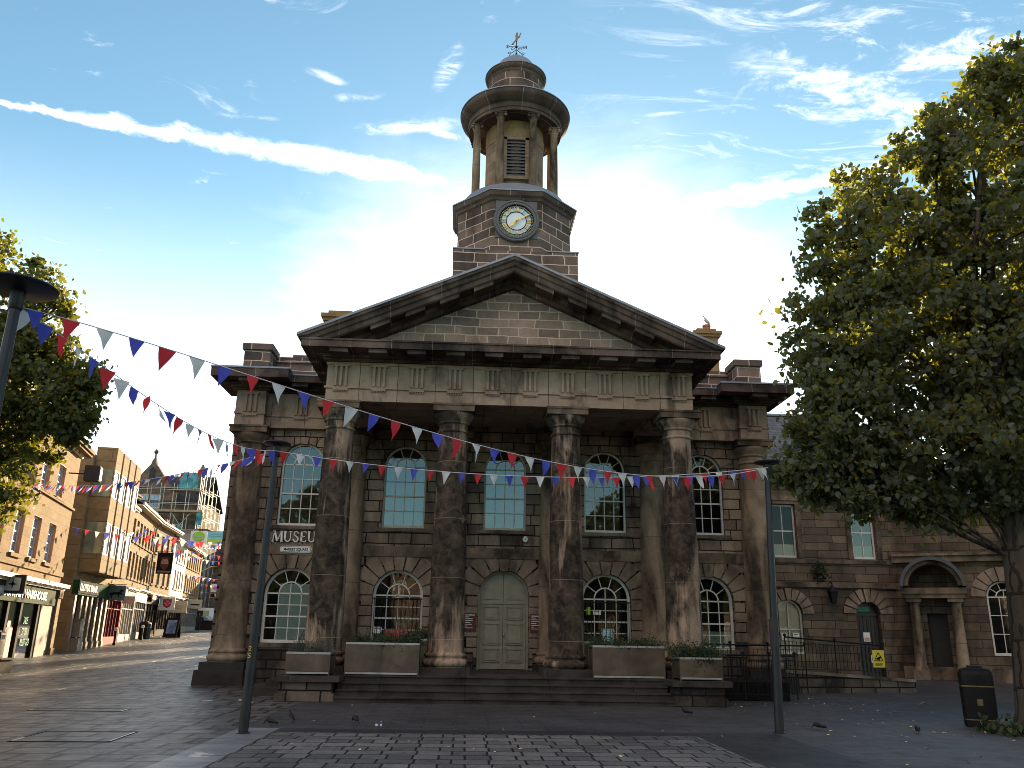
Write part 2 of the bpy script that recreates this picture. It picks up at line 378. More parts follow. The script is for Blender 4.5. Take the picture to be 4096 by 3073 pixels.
def paving(name, c1, c2, mortar, bw, rh, ms, rough=(.42, .62), bstr=.6, wet=.28, rot=0.0):
    t = NT(name)
    g = t.n('ShaderNodeNewGeometry'); mp = t.n('ShaderNodeMapping'); mp.inputs['Rotation'].default_value = (0, 0, rot); t.l(g.outputs['Position'], mp.inputs['Vector'])
    uv = mp.outputs['Vector']
    nz = t.n('ShaderNodeTexNoise'); nz.inputs['Scale'].default_value = 1.6; t.l(uv, nz.inputs['Vector'])
    off = t.n('ShaderNodeVectorMath', operation='MULTIPLY_ADD'); t.l(nz.outputs['Color'], off.inputs[0]); off.inputs[1].default_value = (.03, .02, 0); t.l(uv, off.inputs[2])
    br = t.n('ShaderNodeTexBrick'); t.l(off.outputs[0], br.inputs['Vector'])
    for k, v in (('Scale', 1.0), ('Mortar Size', ms), ('Mortar Smooth', .2), ('Brick Width', bw), ('Row Height', rh)): br.inputs[k].default_value = v
    br.inputs['Color1'].default_value = (*c1, 1); br.inputs['Color2'].default_value = (*c2, 1); br.inputs['Mortar'].default_value = (*mortar, 1)
    br.squash = 1.4; br.squash_frequency = 2
    p = uv; big = t.noise(p, .35, 6, .6); fine = t.noise(p, 14, 5, .7); mid = t.noise(p, 2.2, 5, .65)
    col = t.mix(.8, br.outputs['Color'], t.ramp(big, [(.3, .6), (.7, 1.25)]), 'MULTIPLY')
    col = t.mix(.6, col, t.ramp(fine, [(.25, .6), (.8, 1.3)]), 'MULTIPLY')
    col = t.mix(t.ramp(mid, [(.52, 0.0), (.7, .55)]), col, tuple(c*.35 for c in c2))
    # pale specks: gum and droppings
    vo = t.n('ShaderNodeTexVoronoi'); vo.inputs['Scale'].default_value = 1.7; t.l(p, vo.inputs['Vector'])
    col = t.mix(t.math('MULTIPLY', t.math('LESS_THAN', vo.outputs['Distance'], .045), .45), col, (.3, .3, .29))
    rg = t.ramp(mid, [(.3, rough[0]), (.7, rough[1])])
    h = t.math('MULTIPLY_ADD', br.outputs['Fac'], -1.0, t.math('MULTIPLY', fine, .3)); h = t.math('MULTIPLY_ADD', mid, .8, h)
    t.bsdf(col, rg, 0, wet, h, bstr, .02)
    return t.m
M['pave'] = paving('stone flags', (.115, .108, .104), (.062, .06, .06), (.004, .004, .004), .5, .62, .04, (.36, .56), 1.0)
M['flags'] = paving('smooth flags', (.066, .067, .072), (.05, .051, .055), (.02, .02, .021), .62, .32, .01, (.42, .6), .5)
M['setts'] = paving('stone setts', (.17, .167, .16), (.085, .087, .09), (.01, .01, .01), .36, .42, .018, (.5, .64), .9)
M['bandgrey'] = paving('grey granite band', (.22, .232, .255), (.17, .182, .2), (.012, .012, .013), 3.0, .62, .014, (.35, .5), .3)
M['banddark'] = paving('dark granite band', (.034, .036, .04), (.028, .03, .034), (.012, .012, .013), .9, .8, .008, (.4, .6), .3)
# ------------------------------------------------------------------ camera, sky, sun
f_, pit, yaw, rol = 1789.18, R(16.84), R(2.915), R(.968)
fw = Vector((sin(yaw)*cos(pit), cos(yaw)*cos(pit), sin(pit)))
r0 = fw.cross(Vector((0, 0, 1))).normalized(); u0 = r0.cross(fw)
rv = cos(rol)*r0 + sin(rol)*u0; uv_ = -sin(rol)*r0 + cos(rol)*u0
cam = bpy.data.cameras.new('camera'); co = link(bpy.data.objects.new('camera', cam))
cam.sensor_width = 36; cam.lens = 36*f_/2212; cam.clip_end = 3000; cam.clip_start = .05
mw = Matrix((rv, uv_, -fw)).transposed().to_4x4(); mw.translation = (-1.163, -23.693, 1.65); co.matrix_world = mw
sc.camera = co; sc.cycles.filter_width = .95
SAZ, SEL = R(11.0), R(12.3)
S = Vector((sin(SAZ)*cos(SEL), cos(SAZ)*cos(SEL), sin(SEL)))
sl = bpy.data.lights.new('sun', 'SUN'); sl.energy = 5.0; sl.angle = R(.53); sl.color = (1.0, .76, .47)
so = link(bpy.data.objects.new('sun', sl)); so.rotation_euler = (-S).to_track_quat('-Z', 'Y').to_euler(); so.location = S*60
sc.view_settings.view_transform = 'Standard'; sc.view_settings.look = 'None'; sc.view_settings.gamma = 1; sc.view_settings.exposure = EXPOSURE
w = bpy.data.worlds.new('World'); sc.world = w; w.use_nodes = True
class WT(NT):
    def __init__(s): s.t = w.node_tree; s.t.nodes.clear(); s.out = s.n('ShaderNodeOutputWorld')
t = WT()
sky = t.n('ShaderNodeTexSky'); sky.sky_type = 'NISHITA'; sky.sun_disc = False; sky.sun_elevation = SEL; sky.sun_rotation = SAZ
sky.altitude = 50; sky.air_density = 1.0; sky.dust_density = .25; sky.ozone_density = 1.0
tc = t.n('ShaderNodeTexCoord'); D = tc.outputs['Generated']
sp = t.n('ShaderNodeSeparateXYZ'); t.l(D, sp.inputs[0]); X_, Y_, Z_ = sp.outputs
zc = t.math('MAXIMUM', Z_, .06)
px = t.math('DIVIDE', X_, zc); py = t.math('DIVIDE', Y_, zc)
pv = t.n('ShaderNodeCombineXYZ'); t.l(px, pv.inputs[0]); t.l(py, pv.inputs[1]); PV = pv.outputs[0]
def mapped(scale, rot=0, loc=(0, 0, 0)):
    m = t.n('ShaderNodeMapping'); m.inputs['Scale'].default_value = scale; m.inputs['Rotation'].default_value = (0, 0, rot); m.inputs['Location'].default_value = loc
    t.l(PV, m.inputs['Vector']); return m.outputs[0]
def smooth(v, a, b):
    x = t.n('ShaderNodeMapRange'); x.interpolation_type = 'SMOOTHSTEP'; x.inputs['From Min'].default_value = a; x.inputs['From Max'].default_value = b
    t.l(v, x.inputs['Value']); return x.outputs[0]
fine = t.noise(PV, 14, 7, .62, .4); mid = t.noise(PV, 4.5, 6, .6, .6); big = t.noise(PV, 1.6, 4, .5)
finec = t.math('SUBTRACT', fine, .5); midc = t.math('SUBTRACT', mid, .5)
def trail(x0, y0, slope, wl, wr, xl, xr, puff, soft):
    """condensation trail: a band along a straight line of the cloud plane"""
    k = 1/math.hypot(1, slope)
    q = t.math('MULTIPLY', t.math('SUBTRACT', t.math('SUBTRACT', py, y0), t.math('MULTIPLY', t.math('SUBTRACT', px, x0), slope)), k)
    q = t.math('ADD', q, t.math('MULTIPLY', finec, puff))
    x = t.n('ShaderNodeMapRange'); x.inputs['From Min'].default_value = xl; x.inputs['From Max'].default_value = xr; x.inputs['To Min'].default_value = wl; x.inputs['To Max'].default_value = wr
    t.l(px, x.inputs['Value'])
    a = t.math('DIVIDE', t.math('ABSOLUTE', q), x.outputs[0])
    return t.math('SUBTRACT', 1.0, smooth(a, 1-soft, 1+soft*.4))
m1 = t.math('MULTIPLY', trail(-.955, 1.475, .264, .011, .044, -1.1, -.35, .12, 1.0), t.math('SUBTRACT', 1.0, smooth(px, -.22, .02)))
m2 = t.math('MULTIPLY', trail(.461, 1.79, -.5, .07, .03, .35, .85, .14, .95), smooth(px, .1, .5))
m2 = t.math('MULTIPLY', m2, t.math('SUBTRACT', 1.0, smooth(px, .8, 1.1)))
m3 = t.math('MULTIPLY', trail(.504, 1.248, .314, .03, .05, .5, .95, .22, 1.0), smooth(px, .42, .62))
wv = t.noise(mapped((3.5, 8, 1), R(-20)), 2.0, 9, .7, 1.2)
m3 = t.math('MULTIPLY', m3, smooth(wv, .33, .66))
m4 = t.math('MULTIPLY', trail(.75, 1.26, -.75, .02, .05, .6, .95, .2, 1.0), smooth(px, .66, .8))
m4 = t.math('MULTIPLY', m4, smooth(wv, .38, .66)); m2 = t.math('MULTIPLY', m2, t.math('MULTIPLY_ADD', smooth(wv, .3, .6), .6, .4))
# cirrus streaks, upper right
cir = t.noise(mapped((2.2, 6.5, 1), R(-28)), 1.6, 9, .68, 1.4)
cm = t.math('MULTIPLY', smooth(cir, .5, .78), smooth(px, .1, .5))
cm = t.math('MULTIPLY', t.math('MULTIPLY', cm, t.math('SUBTRACT', 1.0, smooth(py, 1.45, 1.9))), .85)
cir2 = t.noise(mapped((3.5, 4.5, 1), R(20), (3, 1, 0)), 1.5, 8, .65, .8)
cm2 = t.math('MULTIPLY', smooth(cir2, .6, .8), .55)
wisp = t.noise(mapped((5, 9, 1), R(-25)), 2.2, 8, .7, 1.0)
def puff(cx, cy, rx, ry, rot):
    m = mapped((1, 1, 1), 0, (-cx, -cy, 0)); g = t.n('ShaderNodeMapping'); g.vector_type = 'TEXTURE'; g.inputs['Rotation'].default_value = (0, 0, rot); g.inputs['Scale'].default_value = (rx, ry, 1)
    t.l(m, g.inputs['Vector']); ln = t.n('ShaderNodeVectorMath', operation='LENGTH'); t.l(g.outputs[0], ln.inputs[0])
    return t.math('MULTIPLY', t.math('SUBTRACT', 1.0, smooth(t.math('ADD', ln.outputs['Value'], t.math('MULTIPLY', t.math('ADD', finec, midc), 1.6)), .2, 2.0)), smooth(wisp, .36, .68))
PUFFS = [t.math('MULTIPLY', puff(*a), .8) for a in CLOUDPUFFS]
mask = m1
for q in [m2, m3, m4, cm, cm2] + PUFFS: mask = t.math('MAXIMUM', mask, q)
# bright thin veil low in the sky round the hidden sun
vd = t.n('ShaderNodeVectorMath', operation='DOT_PRODUCT'); t.l(D, vd.inputs[0])
va, ve = R(5), R(9); vd.inputs[1].default_value = (sin(va)*cos(ve), cos(va)*cos(ve), sin(ve))
ang = t.math('ARCCOSINE', vd.outputs['Value'])
veil = t.math('SUBTRACT', 1.0, smooth(t.math('ADD', ang, t.math('MULTIPLY', midc, .12)), R(11), R(28)))
low = t.math('MULTIPLY', t.math('SUBTRACT', 1.0, smooth(Z_, .08, .5)), smooth(Y_, -.1, .5))
veil = t.math('MAXIMUM', veil, t.math('MULTIPLY', low, .9))
mask = t.math('MAXIMUM', mask, t.math('MULTIPLY', veil, .97))
tint = t.mix(1.0, sky.outputs[0], SKYTINT, 'MULTIPLY')
# cloud-white fill added high behind the camera to lighten the shaded front
skyfill = t.math('MULTIPLY', t.math('MULTIPLY', smooth(t.math('MULTIPLY', X_, -1.0), -.75, .1), smooth(t.math('ADD', t.math('MULTIPLY', Y_, -1.0), t.math('MULTIPLY', midc, .5)), .0, .35)), smooth(Z_, .3, .5))
col = t.mix(t.math('MINIMUM', mask, 1.0), tint, CLOUDW)
col = t.mix(t.math('MULTIPLY', skyfill, .85), col, (14.2, 10.6, 9.2))
bg = t.n('ShaderNodeBackground'); t.l(col, bg.inputs['Color']); bg.inputs['Strength'].default_value = SKYSTR
t.l(bg.outputs[0], t.out.inputs['Surface'])

# ------------------------------------------------------------------ ground
def g(y): return 0.0 if y < 0 else (.035*y if y < 9 else min(.315 + .022*(y - 9), 1.6))
b = MB(); ys = [-70, -30, 0, 9, 30, 50, 67.4, 100, 600]; xs = [-400, -60, -30, -10, 0, 10, 30, 60, 400]
b.grid([[(x, y, g(y)) for x in xs] for y in ys], smooth=False)
tag(b.build('square_paving', M['flags']), None, None, kind='structure')
b = MB(); b.grid([[(x, y, g(y)+.004) for x in (-60, -30, -10, -5.05)] for y in ys[:-1]], smooth=False); tag(b.build('street_paving', M['pave']), None, None, kind='structure')
def sheet(name, x0, x1, y0, y1, z, m):
    b = MB(); b.face([(x0, y0, z), (x1, y0, z), (x1, y1, z), (x0, y1, z)]); return tag(b.build(name, m), None, None, kind='structure')
sheet('setts_paving', -4.36, 2.95, -40, -8.32, .004, M['setts'])
sheet('front_paving_band', -4.36, 2.95, -8.32, -7.7, .004, M['banddark'])
sheet('pale_paving_band', -5.05, -4.36, -40, -7.7, .004, M['bandgrey'])
sheet('dark_paving_band', 2.95, 4.55, -40, -7.7, .004, M['banddark'])

# ------------------------------------------------------------------ wall and window helpers
def wall(b, x0, x1, z0, z1, y, ops, depth=.3, n=14):
    """front wall panel facing -Y at y, openings (xa, xb, zb, zt, arched) with reveals"""
    x = x0
    for xa, xb, zb, zt, ar in sorted(ops):
        b.face([(x, y, z0), (xa, y, z0), (xa, y, z1), (x, y, z1)])
        if zb > z0: b.face([(xa, y, z0), (xb, y, z0), (xb, y, zb), (xa, y, zb)])
        if ar:
            r = (xb-xa)/2; cx = (xa+xb)/2
            arc = [(cx - r*cos(PI*i/n), zt + r*sin(PI*i/n)) for i in range(n+1)]
        else: arc = [(xa, zt), (xb, zt)]
        for (a, c), (d, e) in zip(arc, arc[1:]): b.face([(a, y, c), (d, y, e), (d, y, z1), (a, y, z1)])
        loop = [(xa, zb)] + arc + [(xb, zb)]
        for i in range(len(loop)):
            (a, c), (d, e) = loop[i], loop[(i+1) % len(loop)]
            b.face([(a, y, c), (a, y+depth, c), (d, y+depth, e), (d, y, e)])
        x = xb
    b.face([(x, y, z0), (x1, y, z0), (x1, y, z1), (x, y, z1)])

def arched_window(parent, cx, y, zb, zs, hw, rows, cols=4, fr=.07, blind=None, blindtop=None, glass='glass', fm='winframe', keep=None, meet=None, name='arched_window', bd=.06):
    """arched sash window: frame with glazing bars, glass and blind or painted sky panel as its own parts"""
    b = MB()
    b.arc(cx, zs, hw-fr, hw, 0, PI, y, y+.1, 18); b.box(cx-hw, cx-hw+fr, y, y+.1, zb, zs); b.box(cx+hw-fr, cx+hw, y, y+.1, zb, zs)
    b.box(cx-hw, cx+hw, y-.012, y+.1, zb, zb+.09)
    W = b.build(name, M[fm], parent)
    b = MB(); iw = hw-fr; bw = .026; yb0, yb1 = y+.03, y+.07
    b.box(cx-iw, cx+iw, yb0, yb1, zs-.022, zs+.022)
    h = (zs-zb-.09)/rows
    for i in range(1, rows):
        k = .024 if i == meet else bw/2; b.box(cx-iw, cx+iw, yb0-(.02 if i == meet else .003), yb1, zb+.09+h*i-k, zb+.09+h*i+k)
    for j in range(1, cols):
        x = cx-iw+2*iw*j/cols; b.box(x-bw/2, x+bw/2, yb0, yb1-.002, zb+.09, zs)
    ri = iw*.5
    b.arc(cx, zs, ri-.02, ri+.02, 0, PI, yb0, yb1, 14)
    for a in (36, 72, 108, 144):
        a = R(a); b.bar((cx+ri*cos(a), (yb0+yb1)/2, zs+ri*sin(a)), (cx+iw*cos(a), (yb0+yb1)/2, zs+iw*sin(a)), .026, .036, (0, 1, 0))
    b.box(cx-bw/2, cx+bw/2, yb0, yb1-.002, zs, zs+ri)
    b.build('glazing_bars', M[fm], W)
    def arch_panel(yy, ztop=None):
        q = MB()
        if ztop is None: q.face([(cx-iw, yy, zb+.05), (cx+iw, yy, zb+.05)] + [(cx+iw*cos(PI*i/16), yy, zs+iw*sin(PI*i/16)) for i in range(17)])
        else: q.face([(cx-iw, yy, zb+.05), (cx+iw, yy, zb+.05), (cx+iw, yy, ztop), (cx-iw, yy, ztop)])
        return q
    arch_panel(y+.055).build('window_glass', M[glass], W)
    if blind:
        q = arch_panel(y+bd, blindtop) if keep is None else MB()
        if keep: q.box(cx-iw+keep[0], cx-iw+keep[1], y+bd, y+bd+.02, zb+.1, zs+(.3 if blindtop is None else 0))
        q.build('blind_or_sky_panel', M[blind], W)
    return W

def voussoirs(b, cx, zs, hw, top, y0, y1, rout, n=9, zb=None, quoin=(.34, .5), course=.31):
    g_ = .034
    for i in range(n):
        a0 = PI*i/n; a1 = PI*(i+1)/n; key = i == n//2
        ri = hw + .012
        def pt(r, a): return (cx + r*cos(a), zs + r*sin(a))
        def out(a): return min(rout, (top - zs)/max(sin(a), 1e-3))
        e = g_/ri/2
        poly = [pt(ri - (.04 if key else 0), a0+e), pt(out(a0+e), a0+e)]
        if not key: poly.append(pt(out((a0+a1)/2), (a0+a1)/2))
        poly += [pt(out(a1-e), a1-e), pt(ri - (.04 if key else 0), a1-e)]
        b.xz(poly, y0 - (.035 if key else 0), y1)
    if zb is not None:
        k = 0; z = zs - g_
        while z - course > zb:
            wq = quoin[k % 2]
            for s_ in (-1, 1):
                xa = cx + s_*(hw+.012); xb = cx + s_*(hw + wq)
                b.box(min(xa, xb), max(xa, xb), y0, y1, z - course + g_, z)
            z -= course; k += 1
    return b

def rect_window(parent, x0, x1, z0, z1, y, cols=2, rows=2, fm='winframe', glass='glass', blind=None, blindz=None, fr=.07, name='sash_window'):
    b = MB(); b.box(x0, x0+fr, y, y+.08, z0, z1); b.box(x1-fr, x1, y, y+.08, z0, z1); b.box(x0+fr, x1-fr, y, y+.08, z1-fr, z1); b.box(x0+fr, x1-fr, y-.015, y+.08, z0, z0+fr+.02)
    W = b.build(name, M[fm], parent); b = MB()
    for i in range(1, cols):
        x = x0+fr+(x1-x0-2*fr)*i/cols; b.box(x-.014, x+.014, y+.022, y+.06, z0+fr, z1-fr)
    for j in range(1, rows):
        z = z0+fr+(z1-z0-2*fr)*j/rows; k = .024 if j*2 == rows else .013; b.box(x0+fr, x1-fr, y+.018, y+.062, z-k, z+k)
    b.build('glazing_bars', M[fm], W)
    q = MB(); q.face([(x0+.03, y+.045, z0+.03), (x1-.03, y+.045, z0+.03), (x1-.03, y+.045, z1-.03), (x0+.03, y+.045, z1-.03)]); q.build('window_glass', M[glass], W)
    if blind:
        q = MB(); a, c = blindz or (z0, z1)
        q.box(x0+.05, x1-.05, y+.07, y+.075, a+.02, c-.02); q.build('blind_or_sky_panel', M[blind], W)
    return W

# ------------------------------------------------------------------ the museum
MU = thing('museum_building', 'soot-blackened sandstone museum with a four-column portico, pediment and domed clock tower', 'museum')
YW = 3.35
lower = [(-6.65, 1.30), (-3.27, 1.30), (3.33, 1.30), (6.66, 1.30)]
upper = [-6.58, -3.24, .05, 3.35, 6.62]
LH, LS, UH, UBz, US = .79, 2.78, .69, 4.88, 6.89
b = MB()
wall(b, -8.9, 8.9, -.1, 4.0, YW, [(x-LH, x+LH, z, LS, True) for x, z in lower] + [(.06-.8, .06+.8, .6, 2.82, True)], .32)
for s_ in (-1, 1): b.face([(s_*8.9, YW, -.1), (s_*8.9, 10.5, -.1), (s_*8.9, 10.5, 4), (s_*8.9, YW, 4)])
b.face([(-8.9, 10.5, -.1), (8.9, 10.5, -.1), (8.9, 10.5, 4), (-8.9, 10.5, 4)])
b.build('lower_wall', M['rustic'], MU)
b = MB()
wall(b, -8.9, 8.9, 4.0, 8.36, YW, [(x-UH, x+UH, UBz, US, True) for x in upper], .3)
for s_ in (-1, 1): b.face([(s_*8.9, YW, 4), (s_*8.9, 10.5, 4), (s_*8.9, 10.5, 9.6), (s_*8.9, YW, 9.6)])
b.face([(-8.9, 10.5, 4), (8.9, 10.5, 4), (8.9, 10.5, 9.6), (-8.9, 10.5, 9.6)])
b.build('upper_wall', M['ashlar'], MU)
b = MB(); b.box(-8.9, 8.9, YW-.05, YW+.02, 3.97, 4.3)
for x in upper: b.box(x-.85, x+.85, YW-.07, YW+.02, UBz-.11, UBz-.002)
for x, z in lower: b.box(x-.95, x+.95, YW-.08, YW+.02, z-.14, z-.002)
b.build('string_course', M['plainstone'], MU)
b = MB()
for x0, x1 in ((-8.9, -5.6), (5.6, 8.9), (-5.6, -.86), (.98, 5.6)): b.box(x0, x1, YW-.1, YW+.02, -.1, 1.12)
b.build('wall_plinth', M['plinth'], MU)
for x, z in lower:
    voussoirs(MB(), x, LS, LH, 3.95, YW-.065, YW+.02, 1.42, 9, z+.02).build('arch_surround', M['voussoir'], MU)
voussoirs(MB(), .06, 2.82, .8, 3.95, YW-.065, YW+.02, 1.45, 9, .7).build('arch_surround', M['voussoir'], MU)
for x in upper: voussoirs(MB(), x, US, UH, 7.98, YW-.03, YW+.02, 1.13, 9).build('arch_surround', M['ashlar'], MU)
b = MB(); b.face([(-8.8, YW+.75, 0), (8.8, YW+.75, 0), (8.8, YW+.75, 8), (-8.8, YW+.75, 8)]); b.face([(-8.8, YW+.35, 4), (8.8, YW+.35, 4), (8.8, YW+.75, 4), (-8.8, YW+.75, 4)])
b.build('room_interior', M['interior'], MU)
yf = YW+.13
arched_window(MU, lower[0][0], yf, 1.30, LS, LH, 4, 4, .085, 'blindgreen', keep=(.36, 1.45), meet=2, glass='glasslow', fm='winframe')
arched_window(MU, lower[1][0], yf, 1.30, LS, LH, 4, 4, .085, meet=2, glass='glasslow')
arched_window(MU, lower[2][0], yf, 1.30, LS, LH, 4, 4, .085, meet=2, glass='glasslow')
arched_window(MU, lower[3][0], yf, 1.30, LS, LH, 4, 4, .085, 'blindgreen', 1.85, meet=2, glass='glasslow')
arched_window(MU, upper[0], yf, UBz, US, UH, 4, 4, .06, meet=2)
arched_window(MU, upper[1], yf, UBz, US, UH, 4, 4, .06, 'skypanel', US+.03, meet=2, fm='winframed')  # blue panel here and in the next window imitates reflected sky
arched_window(MU, upper[2], yf, UBz, US, UH, 4, 4, .06, 'skypanel', US+.03, meet=2, fm='winframed')
arched_window(MU, upper[3], yf, UBz, US, UH, 4, 4, .06, meet=2)
arched_window(MU, upper[4], yf, UBz, US, UH, 4, 4, .06, meet=2)
for x in (lower[1][0], lower[2][0]):        # iron guards over two lower windows
    b = MB(); b.box(x-.78, x+.78, YW-.03, YW+.0, 2.66, 2.70)
    for i in range(13): xx = x-.72+i*.12; b.cyl((xx, YW-.015, 1.32), (xx, YW-.015, 2.68), .009, 5)
    b.build('window_guard', M['ironblack'], MU)
# front door: two leaves with eight raised panels
dx, dzs, dh = .06, 2.82, .8
b = MB(); b.arc(dx, dzs, dh-.07, dh, 0, PI, YW+.14, YW+.3, 18); b.box(dx-dh, dx-dh+.07, YW+.14, YW+.3, .6, dzs); b.box(dx+dh-.07, dx+dh, YW+.14, YW+.3, .6, dzs)
DF = b.build('front_door', M['doorpaint'], MU)
for s_ in (-1, 1):
    b = MB(); r_ = dh-.075
    poly = [(dx+s_*.006, .62), (dx+s_*r_, .62)] + [(dx+s_*r_*cos(PI/2*i/10), dzs+r_*sin(PI/2*i/10)) for i in range(11)]
    poly[-1] = (dx+s_*.006, poly[-1][1])
    b.xz(poly if s_ > 0 else poly[::-1], YW+.22, YW+.28)
    for z0, z1 in ((.82, 1.22), (1.34, 1.98), (2.1, 2.5)):
        xa, xb = dx+s_*.11, dx+s_*(r_-.11); xa, xb = min(xa, xb), max(xa, xb)
        for k, (i0, y0) in enumerate(((0, .182), (.045, .228), )):
            if k == 0:
                b.box(xa, xb, YW+y0, YW+.221, z0, z0+.025); b.box(xa, xb, YW+y0, YW+.221, z1-.025, z1); b.box(xa, xa+.025, YW+y0, YW+.221, z0, z1); b.box(xb-.025, xb, YW+y0, YW+.221, z0, z1)
            else: b.xz([(xa+.06, z0+.06), (xb-.06, z0+.06), (xb-.06, z1-.06), (xa+.06, z1-.06)], YW+.19, YW+.221)
    q0 = [(dx+s_*.11, 2.72), (dx+s_*(r_-.1), 2.72)] + [(dx+s_*(r_-.11)*cos(PI/2*i/8), 2.74+(r_-.12)*sin(PI/2*i/8)) for i in range(1, 8)]
    q0 = [p for p in q0 if s_*(p[0]-dx) >= .105] + [(dx+s_*.11, 2.74+r_-.14)]
    b.xz(q0 if s_ > 0 else q0[::-1], YW+.19, YW+.221)
    b.box(min(dx, dx+s_*r_), max(dx, dx+s_*r_), YW+.185, YW+.221, 2.575, 2.64)
    b.box(min(dx+s_*(r_-.05), dx+s_*r_), max(dx+s_*(r_-.05), dx+s_*r_), YW+.2, YW+.221, .62, 2.57); b.box(min(dx+s_*.008, dx+s_*.05), max(dx+s_*.008, dx+s_*.05), YW+.2, YW+.221, .62, 2.57)
    lf = b.build('door_leaf', M['doorpaint'], DF)
b = MB(); b.ball((dx+.03, YW+.17, 1.62), .03); b.box(dx+.05, dx+.13, YW+.2, YW+.222, 1.5, 1.72); b.build('door_handle', M['shopbrown'], DF)

# columns -------------------------------------------------------------
COLP = [(.545, 1.135), (.545, 1.115)]
def column_mesh(cx, cy, base, a0=0, a1=2*PI, n=40):
    b = MB(); prof = [(.56, base), (.565, base+.03), (.6, base+.05), (.63, base+.1), (.63, base+.16), (.6, base+.21), (.56, base+.225), (.545, base+.24), (.545, base+.27), (.565, base+.285), (.575, base+.32), (.56, base+.355), (.53, base+.37), (.515, base+.39), (.5, base+.43)]
    prof = [(r, z) for r, z in prof]
    H = 7.22; z0 = base+.43
    for i in range(1, 15):
        t_ = i/14; prof.append((.497-.087*t_**1.5, z0+(H-z0)*t_))
    prof += [(.44, 7.24), (.45, 7.27), (.44, 7.3), (.412, 7.32), (.412, 7.46), (.44, 7.48), (.46, 7.5), (.455, 7.53), (.47, 7.56), (.53, 7.64), (.575, 7.72), (.59, 7.77), (.58, 7.805)]
    b.lathe(cx, cy, prof, n, a0, a1); return b
for x in (-4.95, -1.65, 1.65, 4.95):
    Cc = column_mesh(x, 0, .78).build('portico_column', M['column'], MU)
    b = MB(); b.box(x-.68, x+.68, -.68, .68, .58, .79); b.box(x-.73, x+.73, -.72, .73, .42, .585); b.build('column_plinth', M['step'], Cc)
    b = MB(); b.box(x-.595, x+.595, -.595, .595, 7.8, 7.965); b.box(x-.62, x+.62, -.62, .62, 7.962, 8.021); b.build('column_abacus', M['plainstone'], Cc)
for x in (-4.95, -1.65, 1.65, 4.95):
    Cc = column_mesh(x, YW, .78, PI, 2*PI, 20).build('half_column', M['pilaster'], MU)
    b = MB(); b.box(x-.595, x+.595, YW-.595, YW, 7.8, 7.965); b.box(x-.62, x+.62, YW-.62, YW, 7.962, 8.02); b.build('column_abacus', M['plainstone'], Cc); MB().box(x-.66, x+.66, YW-.66, YW, .55, .79).build('column_plinth', M['step'], Cc)
for s_ in (-1, 1):
    x = s_*8.32; Cc = column_mesh(x, YW, .72, 0, 2*PI, 36).build('corner_column', M['pilaster'], MU)
    b = MB(); b.box(x-.66, x+.66, YW-.66, YW+.4, .5, .725); b.xz([(x-.75, -.1), (x+.75, -.1), (x+.71, .505), (x-.71, .505)], YW-.92, YW+.4); b.build('column_plinth', M['step'], Cc)
    b = MB(); b.box(x-.595, x+.595, YW-.595, YW, 7.8, 7.965); b.box(x-.62, x+.62, YW-.62, YW, 7.962, 8.02); b.build('column_abacus', M['plainstone'], Cc)

# portico entablature --------------------------------------------------
WX = 5.36
b = MB()
b.box(-WX, WX, -.5, .5, 8.021, 8.40)
for s_ in (-1, 1): b.box(s_*(WX-1.0), s_*WX, .5, YW, 8.021, 8.40)
b.box(-WX+1.0, WX-1.0, .5, YW, 8.3, 8.42)
b.build('architrave', M['frieze'], MU)
b = MB(); b.box(-WX, WX, -.5, YW+.3, 8.40, 9.18); b.build('frieze', M['frieze'], MU)
b = MB(); b.box(-WX-.05, WX+.05, -.55, YW, 8.385, 8.445); b.box(-WX-.03, WX+.03, -.53, YW, 9.1, 9.18); b.build('taenia', M['frieze'], MU)
TX = [-4.95+1.1*i for i in range(10)]
def triglyph(b, x, y, z0=8.445, z1=9.1, w=.44):
    for k in range(3):
        xa = x-w/2+k*w/3; b.xy([(xa+.018, y), (xa+.03, y-.06), (xa+.04, y-.085), (xa+w/3-.04, y-.085), (xa+w/3-.03, y-.06), (xa+w/3-.018, y)], z0, z1-.07)
    b.box(x-w/2, x+w/2, y-.008, y, z0, z1-.07); b.box(x-w/2-.01, x+w/2+.01, y-.095, y, z1-.07, z1+.0)
    b.box(x-w/2, x+w/2, y-.052, y, z0-.115, z0-.061)
    for k in range(6):
        xa = x-w/2+.037+k*(w-.074)/5; b.lathe(xa, y-.028, [(.016, z0-.115), (.024, z0-.16)], 6)
for x in TX: b = MB(); triglyph(b, x, -.5); b.build('triglyph', M['frieze'], MU)
for s_ in (-1, 1):                      # carved roundels worn on two metopes are left as stains of the stone
    pass
b = MB()
prof = [(-.5, 9.18), (-.62, 9.2), (-.66, 9.26), (-.78, 9.3), (-.8, 9.36)]
for (y0, z0), (y1, z1) in zip(prof, prof[1:]):
    b.box(-WX+(y0+.5)-.0, WX-(y0+.5), y1, YW, z0, z1)
b.box(-6.0, 6.0, -1.38, YW-.3, 9.355, 9.55); b.box(-6.03, 6.03, -1.41, YW-.3, 9.55, 9.6)
b.build('cornice', M['cornice'], MU)
b = MB()
for x in TX: b = MB(); b.box(x-.26, x+.26, -1.3, -.75, 9.24, 9.354); b.build('mutule', M['cornice'], MU)
for s_ in (-1, 1):
    for y in (.1, 1.2, 2.3): b = MB(); b.box(s_*5.6, s_*5.92, y-.26, y+.26, 9.24, 9.354); b.build('mutule', M['cornice'], MU)
